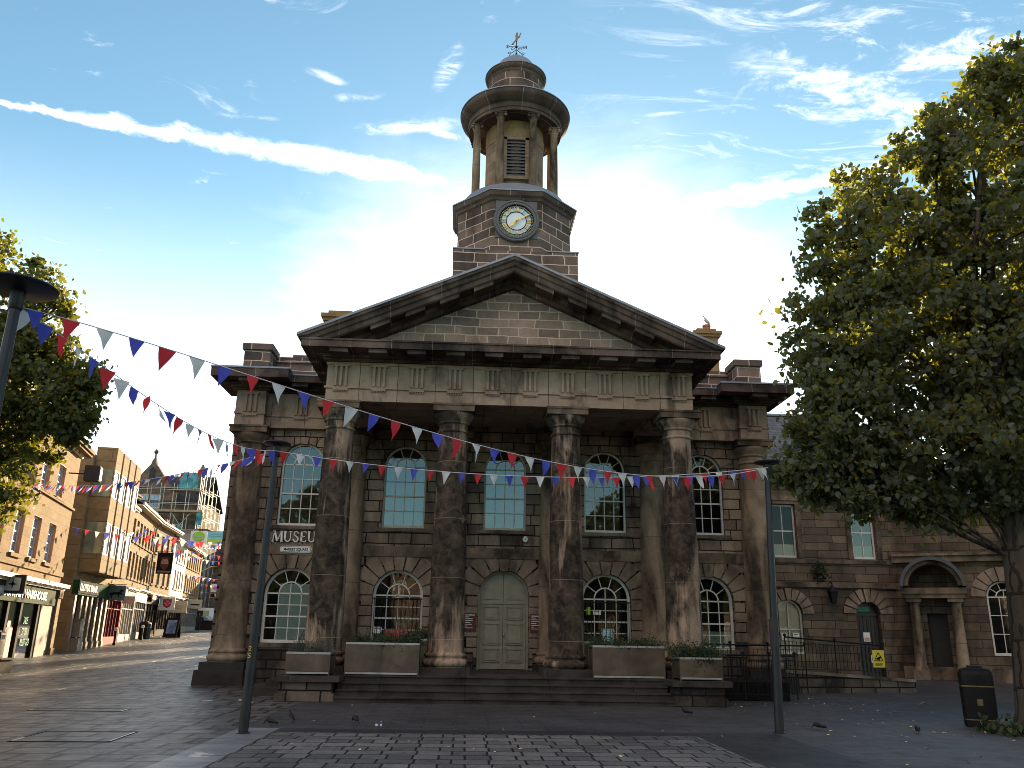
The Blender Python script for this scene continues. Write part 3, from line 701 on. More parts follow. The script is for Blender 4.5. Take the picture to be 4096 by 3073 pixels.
# pediment
SL = .4408; AZ = 12.34; PX = 6.1
def zr(x): return AZ - SL*abs(x)
sec = [(-1.45, 0), (-1.45, -.1), (-1.4, -.14), (-1.37, -.25), (-1.32, -.29), (-1.3, -.42), (-1.26, -.46), (-.82, -.46), (-.78, -.53), (-.68, -.57), (-.6, -.66), (-.45, -.68), (.8, -.68), (.8, 0)]
b = MB(); xs_ = [PX*i/24 for i in range(25)]
for s_ in (-1, 1):
    rows = [[(s_*x, y, max(zr(x)+dz, 9.605)) for y, dz in sec] for x in xs_]
    ln = 0; cu = [0]
    for (a, c), (d, e) in zip(sec, sec[1:]): ln += math.hypot(d-a, e-c); cu.append(ln)
    b.grid(rows, False, False, [[(x*1.09, q) for q in cu] for x in xs_])
    b.face([(s_*PX, y, max(zr(PX)+dz, 9.605)) for y, dz in sec])
b.build('raking_cornice', M['cornice'], MU)
b = MB()
for s_ in (-1, 1):
    for k in range(6):
        x = .62 + k*.98; q = [(s_*x, -1.24), (s_*(x+.55), -1.24), (s_*(x+.55), -.78), (s_*x, -.78)]
        if zr(x+.55)-.56 < 9.62: continue
        base = [(X, y, zr(X)-.458) for X, y in q]; b = MB(); b.prism(base, (0, 0, -.12)); b.build('raking_mutule', M['cornice'], MU)
b = MB()
for s_ in (-1, 1):
    q = [(s_*0, -1.47), (s_*(PX+.03), -1.47), (s_*(PX+.03), 6), (0, 6)]
    b.prism([(X, y, zr(X)+.002) for X, y in q], (0, 0, .075))
b.build('portico_roof', M['lead'], MU)
b = MB(); b.xz([(-5.4, 9.59), (5.4, 9.59), (0, 11.95)], -.46, .4); b.build('tympanum', M['tymp'], MU)
# flanking entablature on the main block
for s_ in (-1, 1):
    E_ = MB(); xa, xb = WX+.002, 7.86
    def sb(b_, x0, x1, *a): b_.box(min(s_*x0, s_*x1), max(s_*x0, s_*x1), *a)
    sb(E_, xa, 8.9, 3.1, 10.5, 8.021, 9.18); sb(E_, 7.86, 8.8, 2.78, 3.1, 8.021, 9.18)
    sb(E_, xa, 7.86, 3.06, 3.1, 8.385, 8.445); sb(E_, 7.83, 8.83, 2.74, 3.1, 8.385, 8.445)
    E_.build('flank_frieze', M['frieze'], MU)
    E_ = MB()
    for i, (o, z0, z1) in enumerate(((.1, 9.18, 9.24), (.22, 9.24, 9.32), (.28, 9.32, 9.4))):
        sb(E_, xa, 8.9, 3.1-o, 10.5, z0, z1-.001); sb(E_, 7.86-o, 8.8+o, 2.78-o, 3.1, z0, z1-.001)
    sb(E_, xa+.3, 9.0, 2.42, 10.5, 9.4, 9.62); sb(E_, 7.02, 9.46, 1.92, 4.4, 9.4, 9.68)
    E_.build('flank_cornice', M['cornice'], MU)
    E_ = MB(); sb(E_, xa+.3, 9.02, 2.4, 6, 9.625, 9.66); sb(E_, 7.0, 9.48, 1.9, 4.42, 9.685, 9.74); E_.build('cornice_lead', M['lead'], MU)
    E_ = MB()
    for x in (5.75, 6.75, 8.33):
        E_ = MB(); sb(E_, x-.26, x+.26, 2.5 if x < 7.5 else 2.0, 2.9 if x < 7.5 else 2.6, 9.28, 9.398); E_.build('mutule', M['cornice'], MU)
    for x, y in ((6.75, 3.1), (8.33, 2.78)):
        b = MB(); triglyph(b, s_*x, y, w=.48); b.build('triglyph', M['frieze'], MU)
    E_ = MB(); sb(E_, 7.98, 8.84, 3.2, 10.5, 9.6, 10.72); sb(E_, 7.9, 8.9, 3.12, 4.2, 10.72, 10.93)
    sb(E_, 5.2, 7.98, 4.2, 4.7, 9.6, 10.6); sb(E_, 5.2, 7.98, 4.12, 4.75, 10.6, 10.8)
    sb(E_, 8.2, 8.9, 4.2, 10.5, 10.72, 10.86)
    if s_ < 0: sb(E_, 7.0, 7.6, 4.9, 5.6, 10.5, 11.15)
    E_.build('parapet', M['tower'], MU)
b = MB(); A_ = [(-8, 5, 10.3), (8, 5, 10.3), (8, 10.4, 10.3), (-8, 10.4, 10.3)]; r1, r2 = (-4, 7.2, 12.4), (4, 7.2, 12.4)
b.face([A_[0], A_[1], r2, r1]); b.face([A_[1], A_[2], (4, 8.4, 12.4), r2]); b.face([A_[2], A_[3], (-4, 8.4, 12.4), (4, 8.4, 12.4)]); b.face([A_[3], A_[0], r1, (-4, 8.4, 12.4)]); b.face([r1, r2, (4, 8.4, 12.4), (-4, 8.4, 12.4)])
b.build('main_roof', M['slate'], MU)
def chimney(b, x0, x1, y0, y1, z0, z1):
    b.box(x0, x1, y0, y1, z0, z1-.5); b.box(x0-.12, x1+.12, y0-.12, y1+.12, z1-.5, z1-.36); b.box(x0-.2, x1+.2, y0-.2, y1+.2, z1-.36, z1-.2); b.box(x0+.05, x1-.05, y0+.05, y1-.05, z1-.2, z1)
b = MB(); chimney(b, -7.3, -6.2, 9.0, 10.1, 10.2, 14.55); b.build('chimney_stack', M['gold1'], MU)
b = MB(); chimney(b, 6.4, 7.85, 9.0, 10.1, 10.2, 14.3); b.build('chimney_stack', M['gold1'], MU)

# clock tower ----------------------------------------------------------
TCX, TCY = .16, 3.27
def octa(r, rot=PI/8): return [(TCX + r/cos(PI/8)*cos(rot+PI/4*i), TCY + r/cos(PI/8)*sin(rot+PI/4*i)) for i in range(8)]
b = MB(); b.box(TCX-2.06, TCX+2.06, 1.2, 5.34, 10, 13.79); TW = b.build('tower_base', M['tower'], MU)
for xa, xb in ((TCX-2.09, TCX-1.05), (TCX+1.05, TCX+2.09)): MB().box(xa, xb, 1.17, 5.37, 13.791, 13.835).build('lead_flashing', M['lead'], TW)
b = MB()
def octring(b, r0, z0, r1, z1):
    A = octa(r0); B = octa(r1); u = 0
    for i in range(8):
        j = (i+1) % 8; wd = 2*r0*math.tan(PI/8)
        b.face([(*A[i], z0), (*A[j], z0), (*B[j], z1), (*B[i], z1)], [(i*wd, z0), (i*wd+wd, z0), (i*wd+wd, z1), (i*wd, z1)])
octring(b, 1.97, 13.7, 1.97, 15.72)
CS = b.build('clock_stage', M['tower'], MU)
b = MB()
for r0_, z0, r1_, z1 in ((1.97, 15.66, 2.02, 15.7), (2.02, 15.7, 2.05, 15.78), (2.05, 15.78, 2.12, 15.84), (2.12, 15.84, 2.17, 15.98)): octring(b, r0_, z0, r1_, z1)
b.build('clock_stage_cornice', M['towerplain'], CS)
b = MB(); octring(b, 2.19, 15.982, 2.19, 16.03)
A = octa(2.19); n = 48
rowa = []
for i in range(n):
    a = PI/8+2*PI*i/n; k = cos(PI/8)/cos(((a-PI/8) % (PI/4)) - PI/8)*2.19/cos(PI/8); rowa.append((TCX+k*cos(a), TCY+k*sin(a), 16.03))
b.grid([rowa, [(TCX+1.93*cos(PI/8+2*PI*i/n), TCY+1.93*sin(PI/8+2*PI*i/n), 16.25) for i in range(n)], [(TCX+1.85*cos(PI/8+2*PI*i/n), TCY+1.85*sin(PI/8+2*PI*i/n), 16.46) for i in range(n)], [(TCX+.9*cos(PI/8+2*PI*i/n), TCY+.9*sin(PI/8+2*PI*i/n), 16.5) for i in range(n)]], True)
b.build('lead_skirt', M['lead'], CS)
DR = MB().lathe(TCX, TCY, [(1.16, 16.45), (1.16, 16.62), (1.08, 16.7), (1.06, 16.72), (1.06, 18.75)], 48).build('lantern_drum', M['lantern'], MU)
MB().lathe(TCX, TCY, [(1.07, 18.75), (1.07, 19.55)], 48).build('rendered_band', M['cream'] if False else M['gold3'], DR)
b = MB(); yl = TCY-1.04
b.box(TCX-.46, TCX-.33, yl-.1, yl+.25, 17.05, 18.72); b.box(TCX+.33, TCX+.46, yl-.1, yl+.25, 17.05, 18.72); b.box(TCX-.46, TCX+.46, yl-.1, yl+.25, 18.63, 18.76); b.box(TCX-.52, TCX+.52, yl-.14, yl+.25, 17.02, 17.13); b.build('louvre_surround', M['lantern'], DR)
b = MB(); b.box(TCX-.33, TCX+.33, yl-.0, yl+.1, 17.13, 18.63)
LV = MB()
for k in range(11):
    z = 17.16+k*.134; LV.prism([(TCX-.33, yl-.07, z), (TCX+.33, yl-.07, z), (TCX+.33, yl+.0, z+.1), (TCX-.33, yl+.0, z+.1)], (0, .0, .035))
b.build('louvre_backing', M['interior'], DR); LV.build('louvre_slats', M['louvre'], DR)
for k in range(8):
    a = PI/8+PI/4*k; x, y = TCX+1.52*cos(a), TCY+1.52*sin(a)
    b = MB().lathe(x, y, [(.2, 16.44), (.2, 16.52), (.17, 16.56), (.18, 16.6), (.145, 16.64), (.145, 17.6), (.125, 19.2), (.14, 19.22), (.13, 19.26), (.15, 19.3), (.19, 19.4), (.2, 19.44)], 16)
    b.box(x-.2, x+.2, y-.2, y+.2, 19.42, 19.48)
    for q in (-1, 1): b.ball((x+q*.17, y-.17, 19.35), .06, 6)
    b.build('lantern_column', M['pilaster'], DR)
MB().lathe(TCX, TCY, [(1.0, 19.47), (1.32, 19.47), (1.72, 19.475), (1.72, 19.6), (1.75, 19.62), (1.75, 19.8), (1.8, 19.84), (1.86, 19.86), (1.92, 19.95), (2.0, 20.0), (2.03, 20.08), (2.04, 20.2)], 64).build('ring_entablature', M['towerplain'], MU)
MB().lathe(TCX, TCY, [(2.06, 20.2), (2.06, 20.24), (1.5, 20.42), (1.12, 20.7), (1.0, 20.75)], 64).build('ring_lead', M['lead'], MU)
MB().lathe(TCX, TCY, [(1.1, 20.66), (1.1, 20.82), (1.02, 20.86), (1.02, 21.68)], 48).build('attic_drum', M['tower'], MU)
MB().lathe(TCX, TCY, [(1.02, 21.64), (1.06, 21.7), (1.06, 21.76), (1.12, 21.8), (1.15, 21.88), (1.15, 21.95)], 48).build('attic_cornice', M['towerplain'], MU)
MB().lathe(TCX, TCY, [(1.17, 21.95), (1.17, 21.98), (.95, 22.16), (.8, 22.36), (.66, 22.58), (.5, 22.74), (.3, 22.86), (.12, 22.92), (.05, 22.95)], 48).build('lead_dome', M['lead'], MU)
# clock
cy_ = TCY-1.97; cz_ = 14.91
b = MB(); b.box(TCX-.7, TCX+.7, cy_-.03, cy_, 14.3, 15.67); CK = b.build('clock', M['clockring'], MU)
b = MB(); b.arc(TCX, cz_, .585, .77, 0, 2*PI, cy_-.11, cy_-.02, 48); b.arc(TCX, cz_, .6, .66, 0, 2*PI, cy_-.135, cy_-.11, 48); b.arc(TCX, cz_, .7, .745, 0, 2*PI, cy_-.13, cy_-.11, 48); b.build('clock_ring', M['clockring'], CK)
MB().disc(TCX, cz_, .59, cy_-.05, 48).build('clock_dial', M['dial'], CK)
b = MB(); b.arc(TCX, cz_, .325, .345, 0, 2*PI, cy_-.075, cy_-.052, 40); b.arc(TCX, cz_, .5, .512, 0, 2*PI, cy_-.075, cy_-.052, 40); b.arc(TCX, cz_, .568, .59, 0, 2*PI, cy_-.075, cy_-.052, 40)
for i in range(60):
    a = 2*PI*i/60; b.bar((TCX+.508*cos(a), cy_-.064, cz_+.508*sin(a)), (TCX+.572*cos(a), cy_-.064, cz_+.572*sin(a)), .016, .02, (0, 1, 0))
b.build('minute_track', M['signblack'], CK)
MB().disc(TCX, cz_, .325, cy_-.06, 40).build('dial_centre', M['dialwhite'], CK)
ROM = ['XII', 'I', 'II', 'III', 'IIII', 'V', 'VI', 'VII', 'VIII', 'IX', 'X', 'XI']
b = MB()
def stroke(b, p, q, wd, a, y=cy_-.085):
    # p, q in numeral space (x right, y outward), rotated to hour angle a (clockwise from top)
    def tr(u): return (TCX + u[0]*cos(a) + u[1]*sin(a), y, cz_ + u[1]*cos(a) - u[0]*sin(a))
    b.bar(tr(p), tr(q), wd, .02, (0, 1, 0))
for h, s_ in enumerate(ROM):
    a = 2*PI*h/12; n_ = sum({'I': .042, 'V': .085, 'X': .085}[c] for c in s_); x = -n_/2; lo, hi = .355, .495
    for c in s_:
        if c == 'I': stroke(b, (x+.02, lo), (x+.02, hi), .019, a); x += .042
        elif c == 'V': stroke(b, (x+.005, hi), (x+.042, lo), .019, a); stroke(b, (x+.078, hi), (x+.042, lo), .014, a); x += .085
        else: stroke(b, (x+.005, hi), (x+.078, lo), .019, a); stroke(b, (x+.078, hi), (x+.005, lo), .014, a); x += .085
    b.ball((TCX+.54*sin(a), cy_-.085, cz_+.54*cos(a)), .024, 5)
for i in range(60):
    if i % 5: a = 2*PI*i/60; b.ball((TCX+.54*sin(a), cy_-.08, cz_+.54*cos(a)), .011, 4)
b.build('clock_numerals', M['gold'], CK)
def hand(ang, pts, name, y):
    a = R(ang); P = [(TCX + u*cos(a)+v*sin(a), cz_ + v*cos(a)-u*sin(a)) for u, v in pts]
    q = MB(); q.xz(P, y-.015, y); q.build(name, M['gold'], CK)
hand(61, [(-.02, -.12), (.02, -.12), (.018, .2), (.035, .24), (.03, .3), (.012, .34), (.008, .54), (-.008, .54), (-.012, .34), (-.03, .3), (-.035, .24), (-.018, .2)], 'minute_hand', cy_-.12)
hand(222, [(-.028, -.08), (.028, -.08), (.026, .12), (.06, .2), (.05, .25), (.014, .3), (.0, .4), (-.014, .3), (-.05, .25), (-.06, .2), (-.026, .12)], 'hour_hand', cy_-.145)
MB().cyl((TCX, cy_-.18, cz_), (TCX, cy_-.06, cz_), .035, 12).build('clock_boss', M['gold'], CK)
# weathervane
vx, vy, vz = TCX, TCY, 22.93
b = MB(); b.cyl((vx, vy, vz-.1), (vx, vy, vz+.95), .014, 8); b.ball((vx, vy, 23.5), .055, 6); b.ball((vx, vy, 23.18), .035, 6)
b.cyl((vx-.3, vy, 23.5), (vx+.3, vy, 23.5), .012, 6); b.cyl((vx, vy-.3, 23.5), (vx, vy+.3, 23.5), .012, 6)
def scroll(cx, cz, r0_, r1_, a0, a1, n=14): return [(vx+cx+(r0_+(r1_-r0_)*i/n)*cos(a0+(a1-a0)*i/n), vy, cz+(r0_+(r1_-r0_)*i/n)*sin(a0+(a1-a0)*i/n)) for i in range(n+1)]
for s_ in (-1, 1):
    def fl(p): return [(vx+s_*(x-vx), y, z) for x, y, z in p]
    b.tube(fl(scroll(.15, 23.42, .075, .03, PI*.9, PI*2.9)), .012, 5); b.tube(fl(scroll(.27, 23.2, .05, .03, PI, -PI*.7)), .012, 5)
    b.tube(fl([(vx+.03, vy, 23.36), (vx+.1, vy, 23.28), (vx+.2, vy, 23.2), (vx+.26, vy, 23.1), (vx+.28, vy, 23.0), (vx+.27, vy, 22.85)]), .014, 5)
    b.tube(fl(scroll(.08, 23.15, .045, .03, PI*.6, PI*2.1)), .01, 5); b.tube(fl(scroll(.11, 22.98, .06, .05, 0, PI)), .012, 5)
VN = b.build('weathervane', M['ironblack'], MU)
lettering('vane_letter', 'N', .2, M['lampmetal'], VN, (vx+.42, vy, 23.43), .006, mirror=True, bold=.006); lettering('vane_letter', 'S', .2, M['lampmetal'], VN, (vx-.3, vy, 23.43), .006, mirror=True, bold=.006)
# the figure rides the pole at an angle: beast with raised wing
b = MB(); P = [(-.16, 23.64), (-.12, 23.62), (-.02, 23.76), (.03, 23.77), (.05, 23.86), (.09, 23.93), (.13, 23.95), (.15, 24.04), (.19, 24.16), (.14, 24.15), (.1, 24.04), (.09, 23.99), (.05, 24.0), (.06, 24.1), (.03, 24.18), (-.01, 24.15), (-.03, 24.08), (-.05, 24.0), (-.03, 23.9), (-.06, 23.8)]
b.xz([(vx+x, z) for x, z in P], vy-.015, vy+.015); b.ball((vx-.15, vy, 23.6), .045, 6); b.build('vane_figure', plain('weathered bronze', (.16, .135, .085), .45, .5), VN)
# small fittings
b = MB(); b.prism([(.72+.085*cos(PI/3*i), 3.22, 4.6+.105*sin(PI/3*i)) for i in range(6)], (0, .12, 0)); AB = b.build('alarm_box', M['signwhite'], MU)
b = MB(); b.xz([(.69, 4.56), (.75, 4.6), (.7, 4.64), (.715, 4.6)], 3.21, 3.222); b.build('alarm_mark', M['blue'], AB)
b = MB(); b.tube([(-4.38, -.3, 8.0), (-4.35, -.55, 7.9), (-4.33, -.6, 7.6), (-4.34, -.58, 7.3)], .012, 5); b.ball((-4.34, -.58, 7.22), .05, 6); b.ball((-4.33, -.6, 7.5), .04, 6)
b.tube([(-4.35, -.5, 7.9), (-4.1, -.3, 7.7), (-4.0, .1, 7.75), (-3.9, .5, 8.0)], .008, 4); b.tube([(-4.34, -.55, 7.3), (-4.3, .3, 6.6), (-4.6, .46, 6.4)], .008, 4); b.build('hanging_cable', M['ironblack'], MU)
# steps and cheek blocks
for k in range(4):
    y0 = -1.9+k*.3; z1 = .155*(k+1)-.02; z0 = -.05 if k == 0 else .155*k-.02
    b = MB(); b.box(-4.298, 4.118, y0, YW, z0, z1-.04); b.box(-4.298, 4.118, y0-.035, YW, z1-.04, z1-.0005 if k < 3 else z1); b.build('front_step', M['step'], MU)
for xa, xb in ((-5.72, -4.3), (4.12, 5.5)):
    b = MB(); b.box(xa, xb, -1.9, -.4, -.05, .2); b.box(xa+.06, xb-.06, -1.85, -.4, .2, .46); CB = b.build('cheek_block', M['plinth'], MU)
    b = MB(); b.box(xa-.02, xb+.12, -1.95, -.35, .465, .6); b.build('cheek_coping', M['step'], CB)
b = MB(); b.box(-6.9, -5.72, -.2, YW, -.05, .22); b.box(-6.4, -5.72, .2, YW, .22, .4); b.build('side_step', M['step'], MU)
b = MB(); b.box(5.9, 7.9, .25, 2.4, -.05, .5); b.build('pit_shade_block', M['shadewell'], MU); b = MB(); b.box(4.45, 5.5, -.4, 2.9, -.05, .56); b.box(-5.72, -4.75, -.4, 2.9, -.05, .56); b.build('portico_floor_edge', M['plinth'], MU)  # first block is black to stand in for the shaded pit
# ------------------------------------------------------------------ signs on and in the museum
def serif_letter(b, ch, x, z, h, y0, y1):
    T, t_ = h*.17, h*.07
    def st(x0, z0, x1, z1, w_): 
        d = Vector((x1-x0, z1-z0)).normalized(); nx, nz = -d.y*w_/2, d.x*w_/2
        b.xz([(x+x0*h-nx*1, z+z0*h-nz), (x+x1*h-nx, z+z1*h-nz), (x+x1*h+nx, z+z1*h+nz), (x+x0*h+nx, z+z0*h+nz)][::-1], y0, y1)
    def serif(xc, zc, w_=.26): b.box(x+(xc-w_/2)*h, x+(xc+w_/2)*h, y0-.001, y1, z+(zc-.025)*h, z+(zc+.025)*h)
    def curve(pts, w_):
        for p, q in zip(pts, pts[1:]): st(p[0], p[1], q[0], q[1], w_)
    if ch == 'M':
        st(.1, 0, .2, 1, t_); st(.2, 1, .52, .05, T); st(.52, .05, .86, 1, t_); st(.86, 1, .93, 0, T)
        for xc, zc in ((.08, .02), (.93, .02), (.16, .98), (.88, .98)): serif(xc, zc)
        return 1.08
    if ch == 'U':
        st(.14, 1, .14, .32, T); curve([(.14, .34), (.17, .18), (.26, .07), (.4, .03), (.54, .08), (.63, .2), (.65, .34)], .1*h); st(.65, .3, .65, 1, t_)
        serif(.14, .98, .3); serif(.65, .98); return .86
    if ch == 'S':
        curve([(.5, .78), (.44, .93), (.3, .98), (.16, .92), (.11, .78), (.17, .64), (.32, .53)], .09*h); curve([(.3, .545), (.46, .42), (.52, .28), (.46, .1), (.3, .025), (.14, .08), (.07, .24)], .12*h); return .66
    if ch == 'E':
        st(.17, 0, .17, 1, T); 
        for zz, x1 in ((.03, .58), (.52, .48), (.97, .56)): st(.1, zz, x1, zz, t_)
        st(.58, .03, .6, .2, t_); st(.56, .97, .57, .82, t_); return .72
SG = thing('museum_lettering', 'white raised capitals spelling MUSEUM on the dark band below the upper left window', 'lettering', (-7.34, YW-.05, 4.36))
x = 0
for ch in 'MUSEUM':
    b = MB(); adv = serif_letter(b, ch, 0, 0, .335, -.045, -.012); o = b.build('letter', M['signwhite'], SG); o.location = (x, .01, 0); x += adv*.335
NP = thing('street_nameplate', 'pale street nameplate reading MARKET SQUARE under the white capitals', 'sign', (-6.555, YW-.05, 4.13))
def rounded(hw, hh, r, n=5):
    P = []
    for cx, cz, a in ((hw-r, hh-r, 0), (-hw+r, hh-r, 90), (-hw+r, -hh+r, 180), (hw-r, -hh+r, 270)):
        P += [(cx+r*cos(R(a+90*i/n)), cz+r*sin(R(a+90*i/n))) for i in range(n+1)]
    return P
MB().xz(rounded(.49, .1, .07), -.03, 0).build('plate', M['signwhite'], NP)
b = MB(); P1, P2 = rounded(.47, .083, .055), rounded(.458, .071, .047)
for i in range(len(P1)):
    j = (i+1) % len(P1); b.xz([P1[i], P1[j], P2[j], P2[i]], -.034, -.03)
b.build('plate_border', M['signblack'], NP)
lettering('plate_letters', 'MARKET SQUARE', .118, M['signblack'], NP, (0, -.034, -.042), .002, align='CENTER', sx=.83, bold=.003)
for nm, x, lab in (('l', -.98, 'maroon notice board with white lines left of the olive door'), ('r', 1.1, 'maroon notice board with white lines right of the olive door')):
    N_ = thing('notice_board', lab, 'notice board', (x, YW-.05, 1.72), 0, 'notice boards beside the museum door')
    MB().box(-.2, .2, -.04, 0, 0, .56).build('board', M['darkred'], N_)
    b = MB(); rr = random.Random(nm)
    for k, wd in enumerate((.3, .14, .24, .3, .2, .26, .1, .3)): b.box(-.16, -.16+wd*rr.uniform(.8, 1.05), -.044, -.04, .49-k*.055, .505-k*.055+(.008 if k == 0 else 0))
    b.build('white_lines', M['signwhite'], N_)
def poster(name, lab, x, z0, wd, h, m, lines):
    P_ = thing(name, lab, 'poster', (x, YW+.13, z0)); MB().box(-wd/2, wd/2, -.02, 0, 0, h).build('sheet', M[m], P_)
    b = MB()
    for k in range(lines): b.box(-wd*.36, wd*(.36-.1*(k % 3)), -.023, -.02, h*.8-k*h*.09, h*.8-k*h*.09+.014)
    if lines: b.build('printed_lines', M['signwhite' if m != 'signwhite' else 'signblack'], P_)
poster('poster', 'large faded red poster behind the guard of the lower window beside the left planters', -3.3, 1.4, .72, .36, 'posterred', 0)
poster('poster', 'pale blue poster in the lower window right of the door', 3.36, 1.42, .34, .46, 'posterblue', 6)
poster('notice', 'small pale notice in the lower left corner of the red-poster window', -3.86, 1.62, .26, .2, 'signwhite', 2)
poster('notice', 'small cream notice high in the window with the blue poster', 3.05, 2.3, .24, .14, 'signwhite', 2)
poster('notice', 'yellow-green notice at left of the window with the blue poster', 2.78, 2.3, .12, .24, 'bannergreen', 0)

# ------------------------------------------------------------------ planters and their plants
def leaf_cloud(n, sampler, size, seed, droop=.4, asp=1.0):
    """n leaf quads; sampler(rng,k) gives k points"""
    rg = np.random.default_rng(seed); P = sampler(rg, n); n = len(P)
    th = rg.uniform(0, 2*PI, n); ph = np.arccos(rg.uniform(-1, 1, n)); 
    nrm = np.stack([np.sin(ph)*np.cos(th), np.sin(ph)*np.sin(th), np.cos(ph)*(1-droop*.5)], 1); nrm /= np.linalg.norm(nrm, axis=1)[:, None]
    a = np.cross(nrm, rg.normal(size=(n, 3))); a /= np.linalg.norm(a, axis=1)[:, None]; c = np.cross(nrm, a)
    s = size*rg.uniform(.6, 1.3, n)[:, None]
    # leaf: a folded six-point blade
    tip = P + c*s; base = P - c*s*.85; l1 = P + a*s*.62*asp + c*s*.15 + nrm*s*.16; l2 = P - a*s*.62*asp + c*s*.15 + nrm*s*.16; b1 = P + a*s*.5*asp - c*s*.55 + nrm*s*.1; b2 = P - a*s*.5*asp - c*s*.55 + nrm*s*.1
    V = np.stack([base, b1, l1, tip, l2, b2], 1).reshape(-1, 3)
    i = np.arange(n)[:, None]*6
    F = np.concatenate([i+np.array([[0, 1, 2, 3]]), i+np.array([[0, 3, 4, 5]])], 0)
    return V, F
def np_mesh(name, V, F, mat, parent=None):
    me = bpy.data.meshes.new(name); k = F.shape[1]
    me.vertices.add(len(V)); me.vertices.foreach_set('co', V.astype(np.float32).ravel())
    me.loops.add(F.size); me.loops.foreach_set('vertex_index', F.astype(np.int32).ravel())
    me.polygons.add(len(F)); me.polygons.foreach_set('loop_start', np.arange(0, F.size, k, dtype=np.int32)); me.polygons.foreach_set('loop_total', np.full(len(F), k, np.int32))
    me.update(); me.validate(); me.materials.append(mat); o = link(bpy.data.objects.new(name, me))
    if parent: o.parent = parent
    return o
def planter(lab, x0, x1, y0, y1, z0, z1, panels, legs=False):
    P_ = thing('planter', lab, 'planter', ((x0+x1)/2, (y0+y1)/2, z0), 0, 'bronzed metal planters on the museum steps'); W = (x1-x0)/2; Dp = (y1-y0)/2; H = z1-z0; zb = .05 if legs else .03
    b = MB(); b.box(-W+.012, W-.012, -Dp+.012, Dp-.012, zb, H-.1); b.build('tub', M['corten'], P_)
    b = MB(); pw = 2*W/panels
    for k in range(panels): b.box(-W+k*pw+.03, -W+(k+1)*pw-.03, -Dp-.004, -Dp+.012, zb+.05, H-.05)
    b.build('front_panel', M['corten'], P_)
    b = MB(); b.box(-W, W, -Dp-.008, -Dp+.03, H-.05, H); b.box(-W, W, Dp-.03, Dp+.008, H-.05, H); b.box(-W, -W+.03, -Dp, Dp, H-.05, H-.002); b.box(W-.03, W, -Dp, Dp, H-.05, H-.002); b.box(-W+.03, W-.03, -Dp-.01, -Dp+.012, zb-.01, zb+.035)
    b.build('rim', M['steel'], P_)
    for sx in (-1, 1):
        for sy in (-1, 1): MB().box(sx*(W-.03), sx*W+sx*.004, sy*(Dp-.03), sy*Dp+sy*.006, 0, H-.045).build('corner_post', M['corten'], P_)
    b = MB(); b.box(-W+.02, W-.02, -Dp+.02, Dp-.02, H-.14, H-.06); b.build('soil', M['soil'], P_)
    return P_
def shrub(lab, x0, x1, y0, y1, z, h, n, size, m, seed, trail=0.0, cat='shrub', name='shrub', group='plants growing in the planters', asp=.6, spikes=0):
    S_ = thing(name, lab, cat, ((x0+x1)/2, (y0+y1)/2, z), 0, group); W = (x1-x0)/2; Dp = (y1-y0)/2
    def smp(rg, n):
        k = 26; cs = np.stack([rg.uniform(-W*.95, W*.95, k), rg.uniform(-Dp*.9, Dp*.9, k), rg.uniform(.02, h*.6, k)], 1); rr = rg.uniform(.08, .2, k)
        c = rg.integers(0, k, n); p = cs[c] + rg.normal(size=(n, 3))*rr[c][:, None]*np.array([.9, .7, .75]); p[:, 2] = np.abs(p[:, 2])*.95 + .0
        if trail:
            q = rg.random(n) < trail; p[q, 1] = -Dp - rg.uniform(0.0, .06, q.sum()); t_ = rg.uniform(.1, .9, q.sum()); p[q, 0] = W*(t_*1.3-.45) + rg.normal(size=q.sum())*.06; p[q, 2] = .03 - rg.exponential(.09, q.sum())
        return p
    V, F = leaf_cloud(n, smp, size, seed, asp=asp); np_mesh('foliage', V, F, M[m], S_)
    b = MB(); rr = random.Random(seed)
    for k in range(14 + spikes):
        x, y = rr.uniform(-W*.9, W*.9), rr.uniform(-Dp*.8, Dp*.8); hh = h*rr.uniform(.6, 1.25)*(1.5 if k < spikes else 1); b.tube([(x, y, -.05), (x+rr.uniform(-.05, .05), y+rr.uniform(-.05, .05), hh*.6), (x+rr.uniform(-.14, .14), y+rr.uniform(-.1, .1), hh)], .006, 4)
    b.build('stems', M['leafdark'], S_)
    return S_
planter('small bronzed metal planter with side posts on the left stone cheek block', -5.56, -4.47, -1.7, -.85, .6, 1.155, 1, True)
planter('wide two-panel bronzed planter on the top step left of the door', -4.2, -2.3, -1.0, -.2, .6, 1.4, 2)
planter('wide two-panel bronzed planter on the top step right of the door', 2.23, 4.14, -1.0, -.2, .6, 1.42, 2)
planter('small bronzed metal planter overhung by trailing leaves on the right stone cheek block', 4.36, 5.46, -1.7, -.85, .6, 1.17, 1, True)
planter('bronzed planter set back against the wall beside the left inner column', -2.85, -1.55, 1.0, 1.9, .6, 1.5, 1)
planter('bronzed planter set back against the wall beside the right inner column', 1.75, 3.0, 1.0, 1.9, .6, 1.5, 1)
shrub('grey-green lavender in the small planter on the left cheek block', -5.5, -4.5, -1.65, -.9, 1.1, .32, 5200, .02, 'lavender', 3, spikes=16, asp=.3)
shrub('low dark purple-green shrub filling the wide planter left of the door', -4.15, -2.35, -.95, -.25, 1.33, .3, 6000, .028, 'leafdark', 4, .06, spikes=6)
shrub('low dark leafy shrub filling the wide planter right of the door', 2.28, 4.1, -.95, -.25, 1.34, .2, 4600, .028, 'leafdark', 5, .05)
shrub('bushy dark shrub with leaves trailing over the front of the small right planter', 4.4, 5.42, -1.65, -.9, 1.1, .42, 5200, .034, 'leafdark', 6, .16, spikes=4)
shrub('round dark bush in the planter beside the left inner column', -2.6, -1.8, 1.1, 1.8, 1.42, .45, 2600, .03, 'leafdark', 8)
